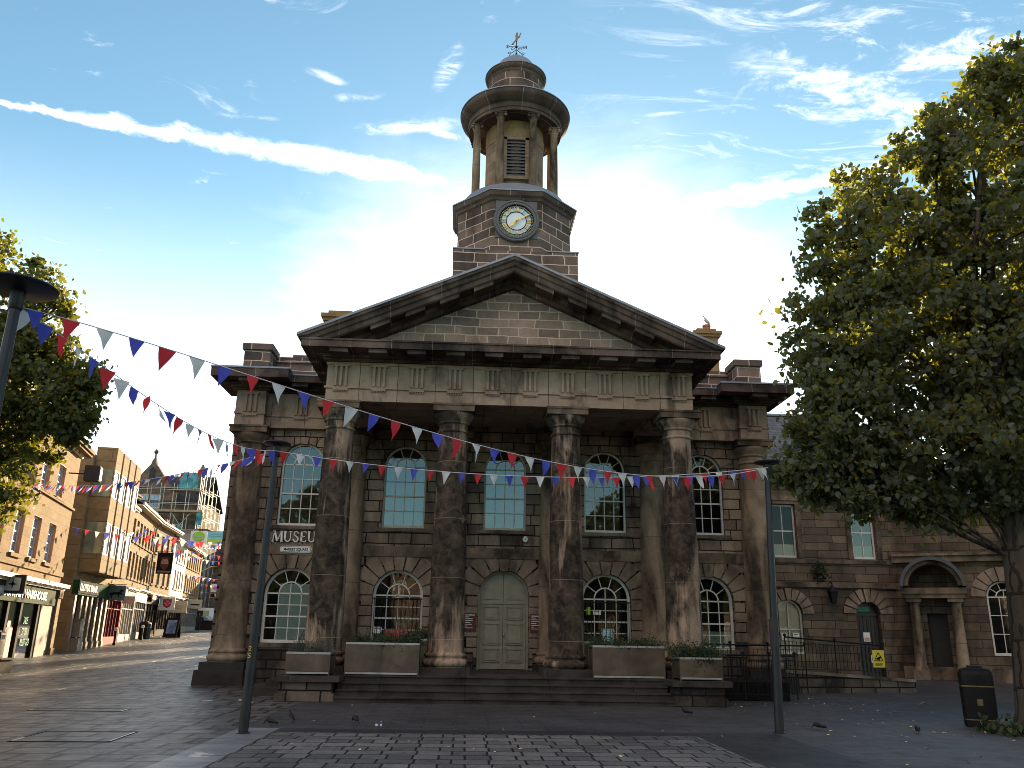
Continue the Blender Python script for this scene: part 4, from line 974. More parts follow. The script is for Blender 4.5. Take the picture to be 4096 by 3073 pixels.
shrub('sparse dark plants in the planter beside the right inner column', 1.8, 2.9, 1.1, 1.8, 1.42, .12, 1200, .028, 'leafdark', 9)

# ------------------------------------------------------------------ right wing, ramp, library
WY = 9.0
WG = thing('town_hall_wing', 'two-storey brown stone wing with slate roof set back right of the museum', 'building', (0, WY, 0))
b = MB(); xr = 15.75
low = [(10.88, 11.95, 1.12, 2.6, True), (14.08, 15.04, .2, 2.64, True)]
wall(b, 8.9, xr, -.1, 3.7, 0, low, .35)
upp = [(10.95, 11.95, 4.75, 6.85, False), (14.22, 15.16, 4.75, 6.85, False)]
wall(b, 8.9, xr, 3.7, 7.9, 0, upp, .25)
b.face([(xr, 0, -.1), (xr, 9, -.1), (xr, 9, 7.9), (xr, 0, 7.9)]); b.face([(8.9, 9, -.1), (xr, 9, -.1), (xr, 9, 7.9), (8.9, 9, 7.9)])
b.build('wall', M['wing'], WG)
b = MB(); b.box(8.9, xr+.02, -.12, .02, 3.62, 3.82); b.box(8.9, xr+.02, -.06, .02, 4.55, 4.7); b.box(8.9, xr+.02, -.1, .02, 7.0, 7.2); b.box(8.9, xr+.1, -.35, .02, 7.75, 8.05)
for xa, xb, za, zb, _ in upp: b.box(xa-.22, xa-.02, -.05, .02, za, zb+.2); b.box(xb+.02, xb+.22, -.05, .02, za, zb+.2); b.box(xa-.22, xb+.22, -.06, .02, zb+.02, zb+.24)
b.build('string_course', M['plainstone'], WG)
for xa, xb, za, zt, _ in low: voussoirs(MB(), (xa+xb)/2, zt, (xb-xa)/2, 3.6, -.055, .02, .98, 9).build('arch_surround', M['voussoir'], WG)
b = MB(); b.box(8.9, xr+.1, -.4, 4.6, 8.05, 8.06)
b.face([(8.9, -.4, 8.06), (xr+.2, -.4, 8.06), (xr+.2, 4.3, 11.7), (8.9, 4.3, 11.7)]); b.face([(8.9, 4.3, 11.7), (xr+.2, 4.3, 11.7), (xr+.2, 9, 8.06), (8.9, 9, 8.06)]); b.face([(xr+.2, -.4, 8.06), (xr+.2, 9, 8.06), (xr+.2, 4.3, 11.7)])
b.build('slate_roof', M['slate'], WG)
b = MB(); b.box(8.9, xr+.2, 4.15, 4.45, 11.68, 11.78); b.build('ridge_tiles', M['lead'], WG)
b = MB(); chimney(b, 10.38, 11.48, 7.0, 8.2, 9, 17.05); CHM = b.build('chimney_stack', M['gold1'], WG)
b = MB(); b.lathe(11.1, 7.6, [(.2, 17.0), (.19, 17.3), (.22, 17.32), (.22, 17.42), (.16, 17.42)], 12); b.build('chimney_pot', M['terracotta'], CHM)
q = MB(); q.face([(9, .5, .2), (15.6, .5, .2), (15.6, .5, 7.8), (9, .5, 7.8)]); q.build('room_interior', M['interior'], WG)
for xa, xb, za, zb, _ in upp: rect_window(WG, xa, xb, za, zb, .1, 2, 2, 'winframe', 'glassdim' if xa < 13 else 'glass', 'blindcream', (za+.08, za+.55))
xa, xb = low[0][:2]; cx = (xa+xb)/2
b = MB(); b.arc(cx, 2.6, .455, .53, 0, PI, .1, .2, 14); b.box(xa, xa+.07, .1, .2, 1.12, 2.6); b.box(xb-.07, xb, .1, .2, 1.12, 2.6); b.box(xa, xb, .08, .2, 1.12, 1.2); b.box(cx-.016, cx+.016, .12, .18, 1.2, 3.1); b.box(xa+.07, xb-.07, .12, .18, 2.0, 2.05)
WN = b.build('arched_window', M['winframe'], WG)
q = MB(); q.face([(xa+.05, .16, 1.15), (xb-.05, .16, 1.15)] + [(cx+.46*cos(PI*i/14), .16, 2.6+.46*sin(PI*i/14)) for i in range(15)]); q.build('window_glass', M['glassdim'], WN)
q = MB(); q.face([(xa+.05, .2, 1.15), (xb-.05, .2, 1.15)] + [(cx+.46*cos(PI*i/14), .2, 2.6+.46*sin(PI*i/14)) for i in range(15)]); q.build('blind_or_sky_panel', M['blindcream'], WN)
for i, (x, z, wd, h, lab) in enumerate(((11.2, 1.62, .2, .26, 'white safety notice with a triangle in the arched wing window'), (11.68, 1.7, .26, .2, 'white notice at right in the arched wing window'))):
    q = thing('notice', lab, 'notice', (x, WY+.14, z), 0, 'notices taped in the arched wing window'); MB().box(-wd/2, wd/2, -.012, 0, 0, h).build('sheet', M['signwhite'], q)
    if i == 0: MB().xz([(-.05, .03), (.05, .03), (0, .12)], -.016, -.012).build('triangle', M['signblack'], q)
    else: MB().box(-.09, .06, -.016, -.012, .13, .15).build('printed_line', M['signblack'], q)
b = MB(); cx = 14.56; b.face([(14.08, .22, .2), (15.04, .22, .2)] + [(cx+.48*cos(PI*i/14), .22, 2.64+.48*sin(PI*i/14)) for i in range(15)])
for k in range(6): b.box(14.12+k*.15, 14.24+k*.15, .195, .22, .25, 2.55)
b.box(14.08, 15.04, .17, .22, 2.58, 2.68); DD = b.build('side_door', M['doordark'], WG)
b = MB(); b.box(14.2, 14.7, .16, .168, 2.74, 2.92); b.build('fanlight_sign', plain('green exit sign', (.02, .12, .06), .5), DD)
q = thing('notice', 'pink and white notice on the dark arched door', 'notice', (14.5, WY+.19, 1.62)); MB().box(-.13, .13, -.012, 0, 0, .34).build('sheet', M['signwhite'], q); MB().box(-.1, .1, -.016, -.012, .03, .15).build('pink_block', M['pinkpaint'], q)
q = thing('round_sign', 'blue round sign low on the dark arched door', 'sign', (14.72, WY+.19, .98)); MB().box(-.13, .13, -.012, 0, -.14, .14).build('backing', M['signwhite'], q); MB().xz([(.11*cos(2*PI*i/20), .11*sin(2*PI*i/20)) for i in range(20)], -.018, -.012).build('blue_disc', M['blue'], q)
q = thing('wall_lantern', 'black iron lantern bracketed between window and door of the wing', 'lantern', (13.1, WY-.3, 3.0))
b = MB(); b.lathe(0, 0, [(.05, 0), (.12, .02), (.2, .42), (.24, .44), (.24, .47), (.12, .56), (.06, .66), (.03, .72)], 4, PI/4, PI/4+2*PI, False); b.build('lantern_body', M['ironblack'], q)
b = MB(); b.tube([(0, .3, .75), (0, .1, .85), (0, 0, .72)], .018, 5); b.ball((0, 0, .78), .03, 6); b.build('bracket', M['ironblack'], q)
b = MB(); b.lathe(0, 0, [(.11, .04), (.185, .4)], 4, PI/4, PI/4+2*PI, False); b.build('lantern_glass', M['glassdark'], q)
V, F = leaf_cloud(260, lambda rg, n: rg.normal(size=(n, 3))*np.array([.14, .08, .2]), .06, 21)
q = thing('wall_plant', 'dark tuft of plant growing on the wing string course above the lantern', 'plant', (12.75, WY-.16, 4.2)); np_mesh('foliage', V, F, M['leafdark'], q)

# library
LX = thing('library_building', 'pale stone library with a columned doorway under a lead barrel hood, behind the tree', 'building', (15.75, 9.0, 0), math.atan2(-.49, .87))
b = MB(); wall(b, 0, 1.0, -.1, 4.6, 0, [], .4); wall(b, 1.0, 8.5, -.1, 4.6, 0, [(1.02, 1.72, .2, 2.7, False), (3.1, 4.3, 1.2, 3.3, True), (5.3, 6.5, 1.2, 3.3, True)], .4)
b.face([(0, 0, 4.6), (8.5, 0, 4.6), (8.5, 0, 6.6), (0, 0, 6.6)]); b.face([(8.5, 0, -.1), (8.5, 8, -.1), (8.5, 8, 6.6), (8.5, 0, 6.6)])
b.build('wall', M['wing'], LX)
b = MB(); b.box(0, 8.55, -.2, .02, 4.62, 4.85); b.box(0, 8.6, -.3, .02, 4.85, 4.95); b.box(0, 8.6, -.3, 8, 6.5, 6.8); b.box(0, 8.53, -.06, .02, -.1, .75); b.build('cornice', M['plainstone'], LX)
for cx in (3.7, 5.9): voussoirs(MB(), cx, 3.3, .6, 4.58, -.03, .02, 1.1, 9).build('arch_surround', M['voussoir'], LX)
for cx in (3.7, 5.9): arched_window(LX, cx, .12, 1.2, 3.3, .58, 3, 3, .06, meet=None)
for cx in (.62, 2.05): MB().box(cx-.28, cx+.28, -.62, 0, .1, .62).build('porch_pedestal', M['plainstone'], LX)
b = MB()
for cx in (.62, 2.05): b.box(cx-.26, cx+.26, -.6, 0, 3.1, 3.245)
b.box(.3, 2.4, -.64, 0, 3.24, 3.4); b.box(.24, 2.46, -.7, 0, 3.4, 3.62); b.build('porch_entablature', M['plainstone'], LX)
for cx in (.62, 2.05): MB().lathe(cx, -.32, [(.25, .6), (.25, .68), (.215, .74), (.205, .8), (.175, 3.0), (.21, 3.05), (.23, 3.1)], 20).build('porch_column', M['pilaster'], LX)
b = MB(); b.arc(1.34, 3.62, .86, 1.0, R(4), R(176), -.95, 0, 16); b.build('porch_arch', M['plainstone'], LX)
b = MB(); b.arc(1.34, 3.62, 1.003, 1.13, R(2), R(178), -1.15, .0, 18); b.build('lead_hood', M['clockring'], LX)
b = MB(); b.box(1.02, 1.72, .34, .4, .2, 2.7); b.build('library_door', M['doordark'], LX)
b = MB(); b.face([(0, .8, .2), (8, .8, .2), (8, .8, 4.5), (0, .8, 4.5)]); b.build('room_interior', M['interior'], LX)
b = MB(); b.face([(0, -.3, 6.8), (8.6, -.3, 6.8), (8.6, 4, 9.2), (0, 4, 9.2)]); b.build('slate_roof', M['slate'], LX)

# ramp with railing
def rail(name, lab, pts, h, group, pitch=.13, post_every=2.0, ball=True, low=.12):
    """railing along ground polyline pts (x,y,z)"""
    p0 = Vector(pts[0]); T_ = thing(name, lab, 'railing', p0, 0, group); pts = [Vector(p)-p0 for p in pts]
    top = MB(); bal = MB(); post = []
    for a, c in zip(pts, pts[1:]):
        L = (c-a).length; top.tube([a+Vector((0, 0, h)), c+Vector((0, 0, h))], .025, 8); top.bar(a+Vector((0, 0, low)), c+Vector((0, 0, low)), .03, .012); top.bar(a+Vector((0, 0, h-.12)), c+Vector((0, 0, h-.12)), .03, .012)
        n = int(L/pitch)
        for i in range(1, n): q = a.lerp(c, i/n); bal.cyl(q+Vector((0, 0, low)), q+Vector((0, 0, h-.1)), .009, 5)
        m = max(1, round(L/post_every))
        for i in range(m+1): post.append(a.lerp(c, i/m))
    top.build('handrail', M['ironblack'], T_); bal.build('balusters', M['ironblack'], T_)
    seen = []
    for q in post:
        if any((q-s_).length < .05 for s_ in seen): continue
        seen.append(q); b = MB(); b.cyl(q, q+Vector((0, 0, h+.02)), .022, 8)
        if ball: b.ball(q+Vector((0, 0, h+.06)), .05, 7)
        b.build('rail_post', M['ironblack'], T_)
    return T_
rail('railing', 'black iron railing with ball finials guarding the dark area right of the portico', [(5.75, -.3, .1), (7.9, -.3, .1)], 1.12, 'black iron railings', post_every=.72)
rail('railing', 'black iron railing standing along the museum wall behind the guarded area', [(5.75, 2.2, .12), (9.2, 2.2, .12)], 1.35, 'black iron railings', post_every=1.15)
RW = thing('ramp_wall', 'low stone ramp wall sloping down towards the library', 'wall', (8.75, 2.6, 0))
b = MB(); A = [(-.1, -.1), (4.35, .65)]
def rampbox(b, za, zb, za1, zb1, wd, oy=0):
    d = Vector((4.45, .75)).normalized(); nx, ny = -d.y*wd, d.x*wd
    P = [(A[0][0]-nx*oy, A[0][1]-ny*oy), (A[1][0]-nx*oy, A[1][1]-ny*oy), (A[1][0]+nx, A[1][1]+ny), (A[0][0]+nx, A[0][1]+ny)]
    z0 = (za, zb, zb, za); z1 = (za1, zb1, zb1, za1)
    lo = [(*P[i], z0[i]) for i in range(4)]; hi = [(*P[i], z1[i]) for i in range(4)]
    b.face(lo[::-1]); b.face(hi)
    for i in range(4): j = (i+1) % 4; b.face([lo[i], lo[j], hi[j], hi[i]])
rampbox(b, -.05, -.05, .68, .42, .35); b.build('wall_body', M['plinth'], RW)
b = MB(); rampbox(b, .682, .422, .77, .51, .38, .1); b.build('coping', M['plainstone'], RW)
rail('railing', 'black handrail sloping down along the top of the ramp wall', [(8.8, 2.72, .77), (12.2, 3.32, .56)], .95, 'black iron railings', post_every=1.7)
q = thing('warning_sign', 'yellow camera warning sign fixed to the end of the ramp railing', 'sign', (11.95, 3.2, .85))
MB().box(-.19, .19, -.02, 0, 0, .52).build('panel', M['yellow'], q)
b = MB()
for a, c in (((-.14, .2), (.14, .2)), ((.14, .2), (0, .45)), ((0, .45), (-.14, .2))): b.bar((a[0], -.024, a[1]), (c[0], -.024, c[1]), .02, .006, (0, 1, 0))
b.xz([(-.08, .24), (-.02, .225), (.09, .29), (.06, .34), (-.07, .28)], -.026, -.02); b.box(.01, .03, -.026, -.02, .2, .27)
for k in range(3): b.box(-.13, .1+.01*k, -.024, -.02, .05+k*.035, .062+k*.035)
b.build('camera_symbol', M['signblack'], q)

# ------------------------------------------------------------------ lamp posts
def lamp(lab, x, y, H, lean, extra=None):
    T_ = thing('street_lamp', lab, 'street lamp', (x, y, 0), 0, 'disc-topped lamp posts around the square')
    b = MB(); b.tube([(0, 0, 0), (lean*.25, 0, H*.25), (lean*.5, 0, H*.5), (lean, 0, H)], [.084, .08, .068, .05], 20); b.lathe(0, 0, [(.12, 0), (.12, .015), (.085, .03)], 20); b.build('post', M['lampmetal'], T_)
    b = MB(); b.lathe(lean, 0, [(.06, H-.22), (.07, H-.2), (.07, H-.02)], 16); b.build('lamp_head', M['lampmetal'], T_)
    b = MB(); b.lathe(lean, 0, [(.02, H-.02), (.2, H+.0), (.245, H+.018), (.25, H+.03), (.24, H+.045), (.1, H+.07), (0.001, H+.075)], 36); b.build('disc_reflector', M['lampmetal'], T_)
    return T_
LA = lamp('dark lamp post with a disc top, in front of the left end of the museum', -4.79, -8.55, 4.92, .09)
b = MB(); lettering('post_number', '2', .11, M['yellow'], LA, (-.03, -.084, 1.32), .002); lettering('post_number', '5', .11, M['yellow'], LA, (-.03, -.084, 1.2), .002)
LB = lamp('grey lamp post with a disc top, in front of the right end of the museum', 4.68, -7.6, 5.02, .13)
b = MB(); b.lathe(.03, 0, [(.086, 1.5), (.086, 2.02)], 16); b.build('torn_sticker', M['signgrey'], LB)
LC = lamp('nearest lamp post at the left edge, its disc seen from below', -5.87, -15.5, 4.98, -.0)
for c_ in LC.children:
    if c_.name.startswith('disc'): c_.scale = (1.5, 1.5, 1.0)

# ------------------------------------------------------------------ bunting
CYC = ['flagred', 'flagwhite', 'flagblue']
def flag_mesh(m, seed, wd=.185, h=.25):
    rr = random.Random(seed); rows = []; bend = rr.uniform(-.1, .1); tx = rr.uniform(-.035, .035); ty = rr.uniform(-.05, .05); fold = rr.choice((1, 1, 1, .9))
    for i in range(5):
        t_ = i/4; hw = wd/2*(1-t_)+.001
        rows.append([(s_*hw*(1 if t_ < .9 else .3)*(1-(1-fold)*t_*2 if t_ < .5 else fold)+tx*t_, bend*t_*t_+ty*t_+.02*s_*sin(t_*4+seed)*t_*(1-t_)*4+.015*sin(s_*2+seed)*(1-t_)*t_*3, -h*t_) for s_ in (-1, -.33, .33, 1)])
    b = MB(); b.grid(rows); o = b.build('pennant', M[m]); me = o.data; bpy.data.objects.remove(o); return me
FLAGS = {m: [flag_mesh(m, k*3+i+5) for k in range(9)] for i, m in enumerate(CYC)}
def bunting(lab, P, Q, sag, pitch, seed, start=0, twist=.5, sc_=1.0, skip=(), windy=0.0, skew=False):
    P = Vector(P); Q = Vector(Q); rr = random.Random(seed)
    B_ = thing('bunting_string', lab, 'bunting', P, 0, 'red, white and blue bunting strung across the square and street')
    def at(t_): return (Q-P)*t_ - Vector((0, 0, sag*4*t_*(1-t_)*(1.27*t_**.5 if skew else 1)))
    b = MB(); n = 40; b.tube([at(i/n) for i in range(n+1)], .006*max(1, sc_*.9), 4); b.build('cord', M['cord'], B_)
    L = (Q-P).length; n = int(L/pitch); az = math.atan2((Q-P).y, (Q-P).x); k = start
    for i in range(n):
        t_ = (i+.5)/n
        if any(a < t_ < c for a, c in skip): continue
        m = CYC[k % 3]; k += 1
        me = rr.choice(FLAGS[m]); o = link(bpy.data.objects.new('pennant', me)); o.parent = B_; o.location = at(t_) - Vector((0, 0, .004))
        d = at(min(t_+.01, 1))-at(max(t_-.01, 0)); sl_ = math.atan2(d.z, math.hypot(d.x, d.y))
        o.rotation_euler = (rr.gauss(0, .12)+windy*rr.uniform(.4, 1.3), -sl_*.9, az+rr.gauss(0, twist*.4)); s_ = sc_*rr.uniform(.92, 1.08); o.scale = (s_, s_, s_)
    return B_
NL, ML, RL = (-5.85, -15.5, 4.8), (-4.7, -8.62, 4.8), (4.8, -7.68, 4.93)
bunting('long bunting string swooping from the nearest lamp post to the right lamp post', NL, RL, .7, .335, 1, 2, .4, .98, skew=True)
bunting('bunting string slung between the two lamp posts before the portico', ML, RL, .33, .29, 2, 0, .5, .82)
bunting('bunting string running away from the nearest lamp post to the one by the museum corner', NL, ML, .33, .3, 3, 1, .9, 1.0, skew=True)
bunting('bunting string from the museum-corner lamp post up to the sandstone shop on the left', ML, (-18.0, 9.1, 7.0), .35, .36, 4, 2, .7, .98, windy=.35)
# ------------------------------------------------------------------ market street, left side
FP = [(-18.5, 10.7), (-20.4, 19.4), (-21.5, 26.0), (-24.6, 40.6), (-25.6, 48), (-28.5, 65.6)]
def frame(P0, P1):
    d = Vector((P1[0]-P0[0], P1[1]-P0[1])); return math.atan2(d.y, d.x), d.length
def terrace(name, lab, P0, P1, xa, xb, eave, wm, rows, zs, rm='slate', depth=8.0, group='shops along the left side of the street', fm='winframe', over=.35, gl='glassgrey', reveal=None, cols=2, rws=4, rise=2.6, sills=True):
    rz, L = frame(P0, P1); T_ = thing(name, lab, 'building', (P0[0], P0[1], 0), rz, group)
    b = MB(); b.box(xa, xb, .12, .3, -.3, zs); zz = zs; rows = sorted(rows)
    for i, (z0, z1, cs, wd) in enumerate(rows):
        top = eave if i == len(rows)-1 else (z1 + rows[i+1][0])/2
        wall(b, xa, xb, zz, top, 0, [(c-wd/2, c+wd/2, z0, z1, False) for c in cs if xa < c-wd/2 and c+wd/2 < xb], .22); zz = top
    for x in (xa, xb): b.face([(x, 0, -.3), (x, depth, -.3), (x, depth, eave), (x, depth/2, eave+rise), (x, 0, eave)])
    b.face([(xa, depth, -.3), (xb, depth, -.3), (xb, depth, eave), (xa, depth, eave)])
    b.build('wall', M[wm], T_)
    b = MB(); b.prism([(xa, -over, eave-.0), (xb, -over, eave), (xb, depth/2, eave+rise), (xa, depth/2, eave+rise)], (0, 0, .12)); b.prism([(xa, depth/2, eave+rise), (xb, depth/2, eave+rise), (xb, depth+.2, eave), (xa, depth+.2, eave)], (0, 0, .12)); b.build('roof', M[rm], T_)
    b = MB(); b.box(xa, xb, -over-.1, -over+.04, eave-.02, eave+.1); b.box(xa, xb, -over, 0, eave-.1, eave-.02); b.build('gutter', M['cream'], T_)
    if sills:
        for z0, z1, cs, wd in rows:
            for c in cs:
                if xa < c-wd/2 and c+wd/2 < xb: MB().box(c-wd/2-.1, c+wd/2+.1, -.1, .05, z0-.14, z0-.002).build('sill', M[wm], T_)
    for z0, z1, cs, wd in rows:
        for c in cs:
            if not (xa < c-wd/2 and c+wd/2 < xb): continue
            W = rect_window(T_, c-wd/2+.01, c+wd/2-.01, z0+.005, z1-.005, .13, cols, rws, fm, gl)
            if reveal:
                q = MB(); q.box(c-wd/2, c-wd/2+.012, .004, .13, z0, z1); q.box(c+wd/2-.012, c+wd/2, .004, .13, z0, z1); q.box(c-wd/2+.012, c+wd/2-.012, .004, .13, z1-.012, z1); q.build('window_reveal', M[reveal], W)
    return T_
def shopfront(T_, xa, xb, zg, zf0, zf1, fasm, frm, glm='glassdark', n=4, stall=.5, door=None, pil='same', proud=.12):
    b = MB(); b.box(xa, xb, -proud, .1, zf0, zf1); FS = b.build('fascia', M[fasm], T_)
    b = MB(); b.box(xa-.05, xb+.05, -proud-.22, .1, zf1, zf1+.09); b.box(xa, xb, -proud-.1, .1, zf1-.07, zf1); b.build('fascia_cornice', M['cream'], FS)
    b = MB(); w_ = (xb-xa)
    for i in range(n+1): x = xa+.06+(w_-.12)*i/n; k = .13 if i in (0, n) else .05; b.box(x-k/2, x+k/2, -.1 if i in (0, n) else -.04, .1, zg, zf0)
    b.box(xa, xb, -.06, .1, zg-.3, zg+stall); b.box(xa, xb, -.05, .1, zf0-.5, zf0-.44); b.build('shopfront_frame', M[frm], T_)
    b = MB(); b.face([(xa+.05, .02, zg), (xb-.05, .02, zg), (xb-.05, .02, zf0), (xa+.05, .02, zf0)]); b.build('shop_window', M[glm], T_)
    return FS
# 1 outdoor clothing shop
S1 = terrace('sandstone_shop', 'golden ashlar shop with pink-edged sash windows and a sage fascia, nearest on the left', FP[0], FP[1], -9.5, 5.95, 9.5, 'gold1', [(4.28, 5.96, [3.02, .54, -1.85, -4.25, -6.65], 1.22), (7.1, 8.52, [3.02, .54, -1.85, -4.25, -6.65], 1.22)], 3.3, reveal='pinkpaint', over=.1, rise=3, gl='glasssky')
b = MB(); b.box(-9.5, 6.1, -.45, 0, 9.5, 9.62); b.box(-9.5, 6.1, -.55, 0, 9.62, 9.8); b.box(-9.5, 6.0, -.1, 0, 6.9, 7.0); b.box(-9.5, 6.0, -.08, 0, 3.85, 4.05); b.build('stone_cornice', M['gold1'], S1)
b = MB(); b.box(-9.5, 6.1, -.42, .1, 3.34, 3.5); b.box(-9.5, 6.0, -.25, .1, 3.24, 3.34); b.build('shop_cornice', M['cream'], S1)
b = MB(); b.box(-9.5, 5.15, -.14, .1, 2.55, 3.24); F1 = b.build('fascia', M['sagegreen'], S1)
lettering('fascia_letters', 'MOUNTAIN WAREHOUSE', .46, M['signwhite'], F1, (-3.35, -.15, 2.73), .02, sx=1.24, bold=.008)
b = MB(); b.box(5.2, 5.75, -.2, .1, .2, 3.24); b.box(5.15, 5.8, -.26, .1, .2, .75); b.box(5.15, 5.8, -.26, .1, 2.9, 3.24); b.build('pilaster', M['gold3'], S1)
b = MB(); b.box(3.1, 5.15, -.08, .1, .2, 2.55); b.build('blank_panel', M['shopgrey'], S1)
b = MB(); b.face([(-9.5, .02, .2), (3.1, .02, .2), (3.1, .02, 2.55), (-9.5, .02, 2.55)]); b.build('shop_window', M['glassdark'], S1)
b = MB()
for x in (-6.5, -4, -1.6, .15, 2.7): b.box(x-.09, x+.16, -.08, .1, .2, 2.55)
b.box(-9.5, 3.1, -.08, .1, .1, .42); b.build('shopfront_frame', M['shopdark'], S1)
for i, s_ in enumerate(('SALE', 'STOP', 'MUST GO')): lettering('window_letters', s_, .4, plain('green vinyl', (.04, .3, .14), .6), S1, (1.0, -.01, 1.75-i*.42), .004, sx=.75)
b = MB(); b.box(-1.2, -.2, .012, .018, .5, 1.6); b.box(-1.0, -.6, .008, .016, 1.6, 1.85); b.build('window_display', M['posterred'], S1)
rz1 = frame(FP[0], FP[1])[0]
q = thing('hanging_sign', 'square dark hanging sign with a white four-point star on a grey tile', 'sign', (-17.55, 8.2, 2.78), 0, 'projecting signs over the shops'); q.rotation_euler = (0, 0, .12)
MB().box(-.55, .4, -.05, .05, 0, .68).build('board', M['signgrey'], q)
b = MB(); b.xz([(x-.02, z+.34) for x, z in rounded(.26, .23, .05)], -.056, -.05); b.build('tile', M['signwhite'], q)
b = MB(); P = []
for i in range(8): a = PI/4*i; r_ = .19 if i % 2 == 0 else .045; P.append((-.02+r_*cos(a), .34+r_*sin(a)))
b.xz(P, -.062, -.056); b.build('star', M['signblack'], q)
MB().cyl((-.9, .0, .6), (-.5, 0, .6), .02, 6).build('bracket', M['ironblack'], q)
q = thing('floodlight', 'grey floodlight box mounted high on the golden ashlar shop', 'floodlight', (-18.0, 12.6, 8.0), rz1); b = MB(); b.box(-.25, .25, -.9, -.3, -.3, .35); b.build('housing', M['signgrey'], q); b = MB(); b.box(-.2, .2, -.93, -.9, -.25, .3); b.build('lamp_face', M['signwhite'], q); MB().cyl((0, -.3, 0), (0, .35, 0), .03, 6).build('bracket', M['ironblack'], q)
# 2 bank with projecting bays
rz, L2 = frame(FP[1], FP[2])
S2 = thing('bank_building', 'modern stone bank with projecting window bays and a dark green fascia', 'building', (FP[1][0], FP[1][1], 0), rz, 'shops along the left side of the street')
b = MB(); b.box(-.3, L2, .0, 8, -.3, 10.2); b.build('wall', M['bankstone'], S2)
PJ = -1.0; n = 4; bw = (L2-.3)/n
for k in range(n):
    xa = .15+k*bw; xb = xa+bw-.34
    b = MB(); b.box(xa, xb, PJ, 0, 4.3, 5.2); b.box(xa, xb, PJ, 0, 6.8, 8.08); b.box(xa, xb, PJ, 0, 9.5, 10.65); b.box(xa, xa+.1, PJ+.03, 0, 5.2, 6.8); b.box(xb-.1, xb, PJ+.03, 0, 5.2, 6.8); b.box(xa, xa+.1, PJ+.03, 0, 8.08, 9.5); b.box(xb-.1, xb, PJ+.03, 0, 8.08, 9.5)
    BY = b.build('window_bay', M['bankstone'], S2)
    for z0, z1 in ((5.2, 6.8), (8.08, 9.5)):
        b = MB(); b.box(xa+.1, xa+.16, PJ-.0, PJ+.08, z0, z1); b.box(xb-.16, xb-.1, PJ-.0, PJ+.08, z0, z1); b.box(xa+.1, xb-.1, PJ, PJ+.08, z0, z0+.07); b.box(xa+.1, xb-.1, PJ, PJ+.08, z1-.07, z1)
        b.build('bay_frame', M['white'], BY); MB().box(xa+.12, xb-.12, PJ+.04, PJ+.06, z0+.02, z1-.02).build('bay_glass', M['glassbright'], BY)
for z0, z1 in ((5.22, 6.78), (8.1, 9.48)):
    b = MB(); b.box(.137, .148, PJ+.1, -.1, z0, z1)
    for y in (PJ+.1, -.55, -.13): b.box(.11, .149, y-.03, y+.03, z0, z1)
    b.build('side_glass', M['glassgreen'], S2)

b = MB(); b.box(-.3, L2, -.3, 0, 3.2, 3.9); FB = b.build('fascia', M['green'], S2)
b = MB(); b.box(-.75+.3, 3.6, -.34, -.3, 3.28, 3.86); b.build('fascia_panel', M['signblack'], FB)
lettering('fascia_letters', 'LLOYDS BANK', .47, M['signwhite'], FB, (-.35, -.36, 3.4), .02, sx=1.1, bold=.006)
b = MB()
for x in (-.2, 1.0, 2.0, 2.95, 4.1, 5.2, 6.2): b.box(x-.14, x+.14, -.22, .0, .3, 3.2); b.box(x-.19, x+.19, -.27, 0, .3, .95)
b.build('pilasters', M['shopbrown'], S2)
b = MB(); b.box(-.3, L2, -.06, 0, .3, 3.2); b.build('dark_front', M['shopdark'], S2)
b = MB(); b.box(3.2, 4.0, -.09, -.06, 1.0, 2.9); b.box(4.3, 5.1, -.09, -.06, 1.0, 2.9); b.box(5.35, 6.1, -.09, -.06, 1.0, 2.9); b.build('shop_window', M['glassdark'], S2)
b = MB(); b.box(.25, .75, -.5, -.06, 1.2, 2.0); b.box(.2, .8, -.55, -.06, 2.0, 2.06); b.box(-.1, .7, -.6, -.2, .3, 1.15); b.build('cash_machine', M['shopgrey'], S2)
# 3 to 6 terraces
S3 = terrace('rubble_stone_shop', 'narrow rubble stone shop with a red shopfront beside the bank', FP[2], FP[3], .0, 4.9, 8.85, 'gold2', [(4.7, 6.2, [.8, 2.2, 3.6], .8), (6.75, 8.0, [.8, 2.2, 3.6], .8)], 4.1)
shopfront(S3, .15, 4.8, .66, 3.2, 3.85, 'red', 'red', n=5)
S4 = terrace('rubble_stone_terrace', 'rubble stone terrace with a cream shopfront in the middle of the left row', FP[2], FP[3], 4.92, 14.9, 9.35, 'gold2', [(4.8, 6.4, [5.9, 7.3, 8.7, 10.1, 11.5, 12.9, 14.2], .85), (7.1, 8.5, [5.9, 7.3, 8.7, 10.1, 11.5, 12.9, 14.2], .85)], 4.2, over=.5)
shopfront(S4, 5.0, 9.6, .78, 3.3, 4.05, 'shopwhite', 'shopwhite', 'glassgrey', 5); shopfront(S4, 9.75, 14.8, .9, 3.4, 4.15, 'shopwhite', 'shopgrey', 'glassgrey', 6)
S5 = terrace('stone_pub', 'rubble stone pub with dark woodwork and a portrait sign, beyond the cream shop', FP[3], FP[4], .02, 8.0, 9.35, 'gold2', [(4.9, 6.5, [1.2, 3.2, 5.2, 7.0], .9), (7.2, 8.6, [1.2, 3.2, 5.2, 7.0], .9)], 4.2, over=.5)
shopfront(S5, .1, 4.0, 1.02, 3.4, 4.1, 'shopdark', 'shopdark', n=4); shopfront(S5, 4.1, 7.9, 1.1, 3.5, 4.1, 'signgrey', 'shopdark', n=4)
S6 = terrace('cream_house_shop', 'whitewashed tall house with a cream shop sign near the far end of the row', FP[4], FP[5], .02, 7.6, 8.9, 'cream', [(5.0, 6.5, [2.6, 3.9, 5.2, 6.6], .8), (7.2, 8.4, [2.6, 3.9, 5.2, 6.6], .8)], 4.3)
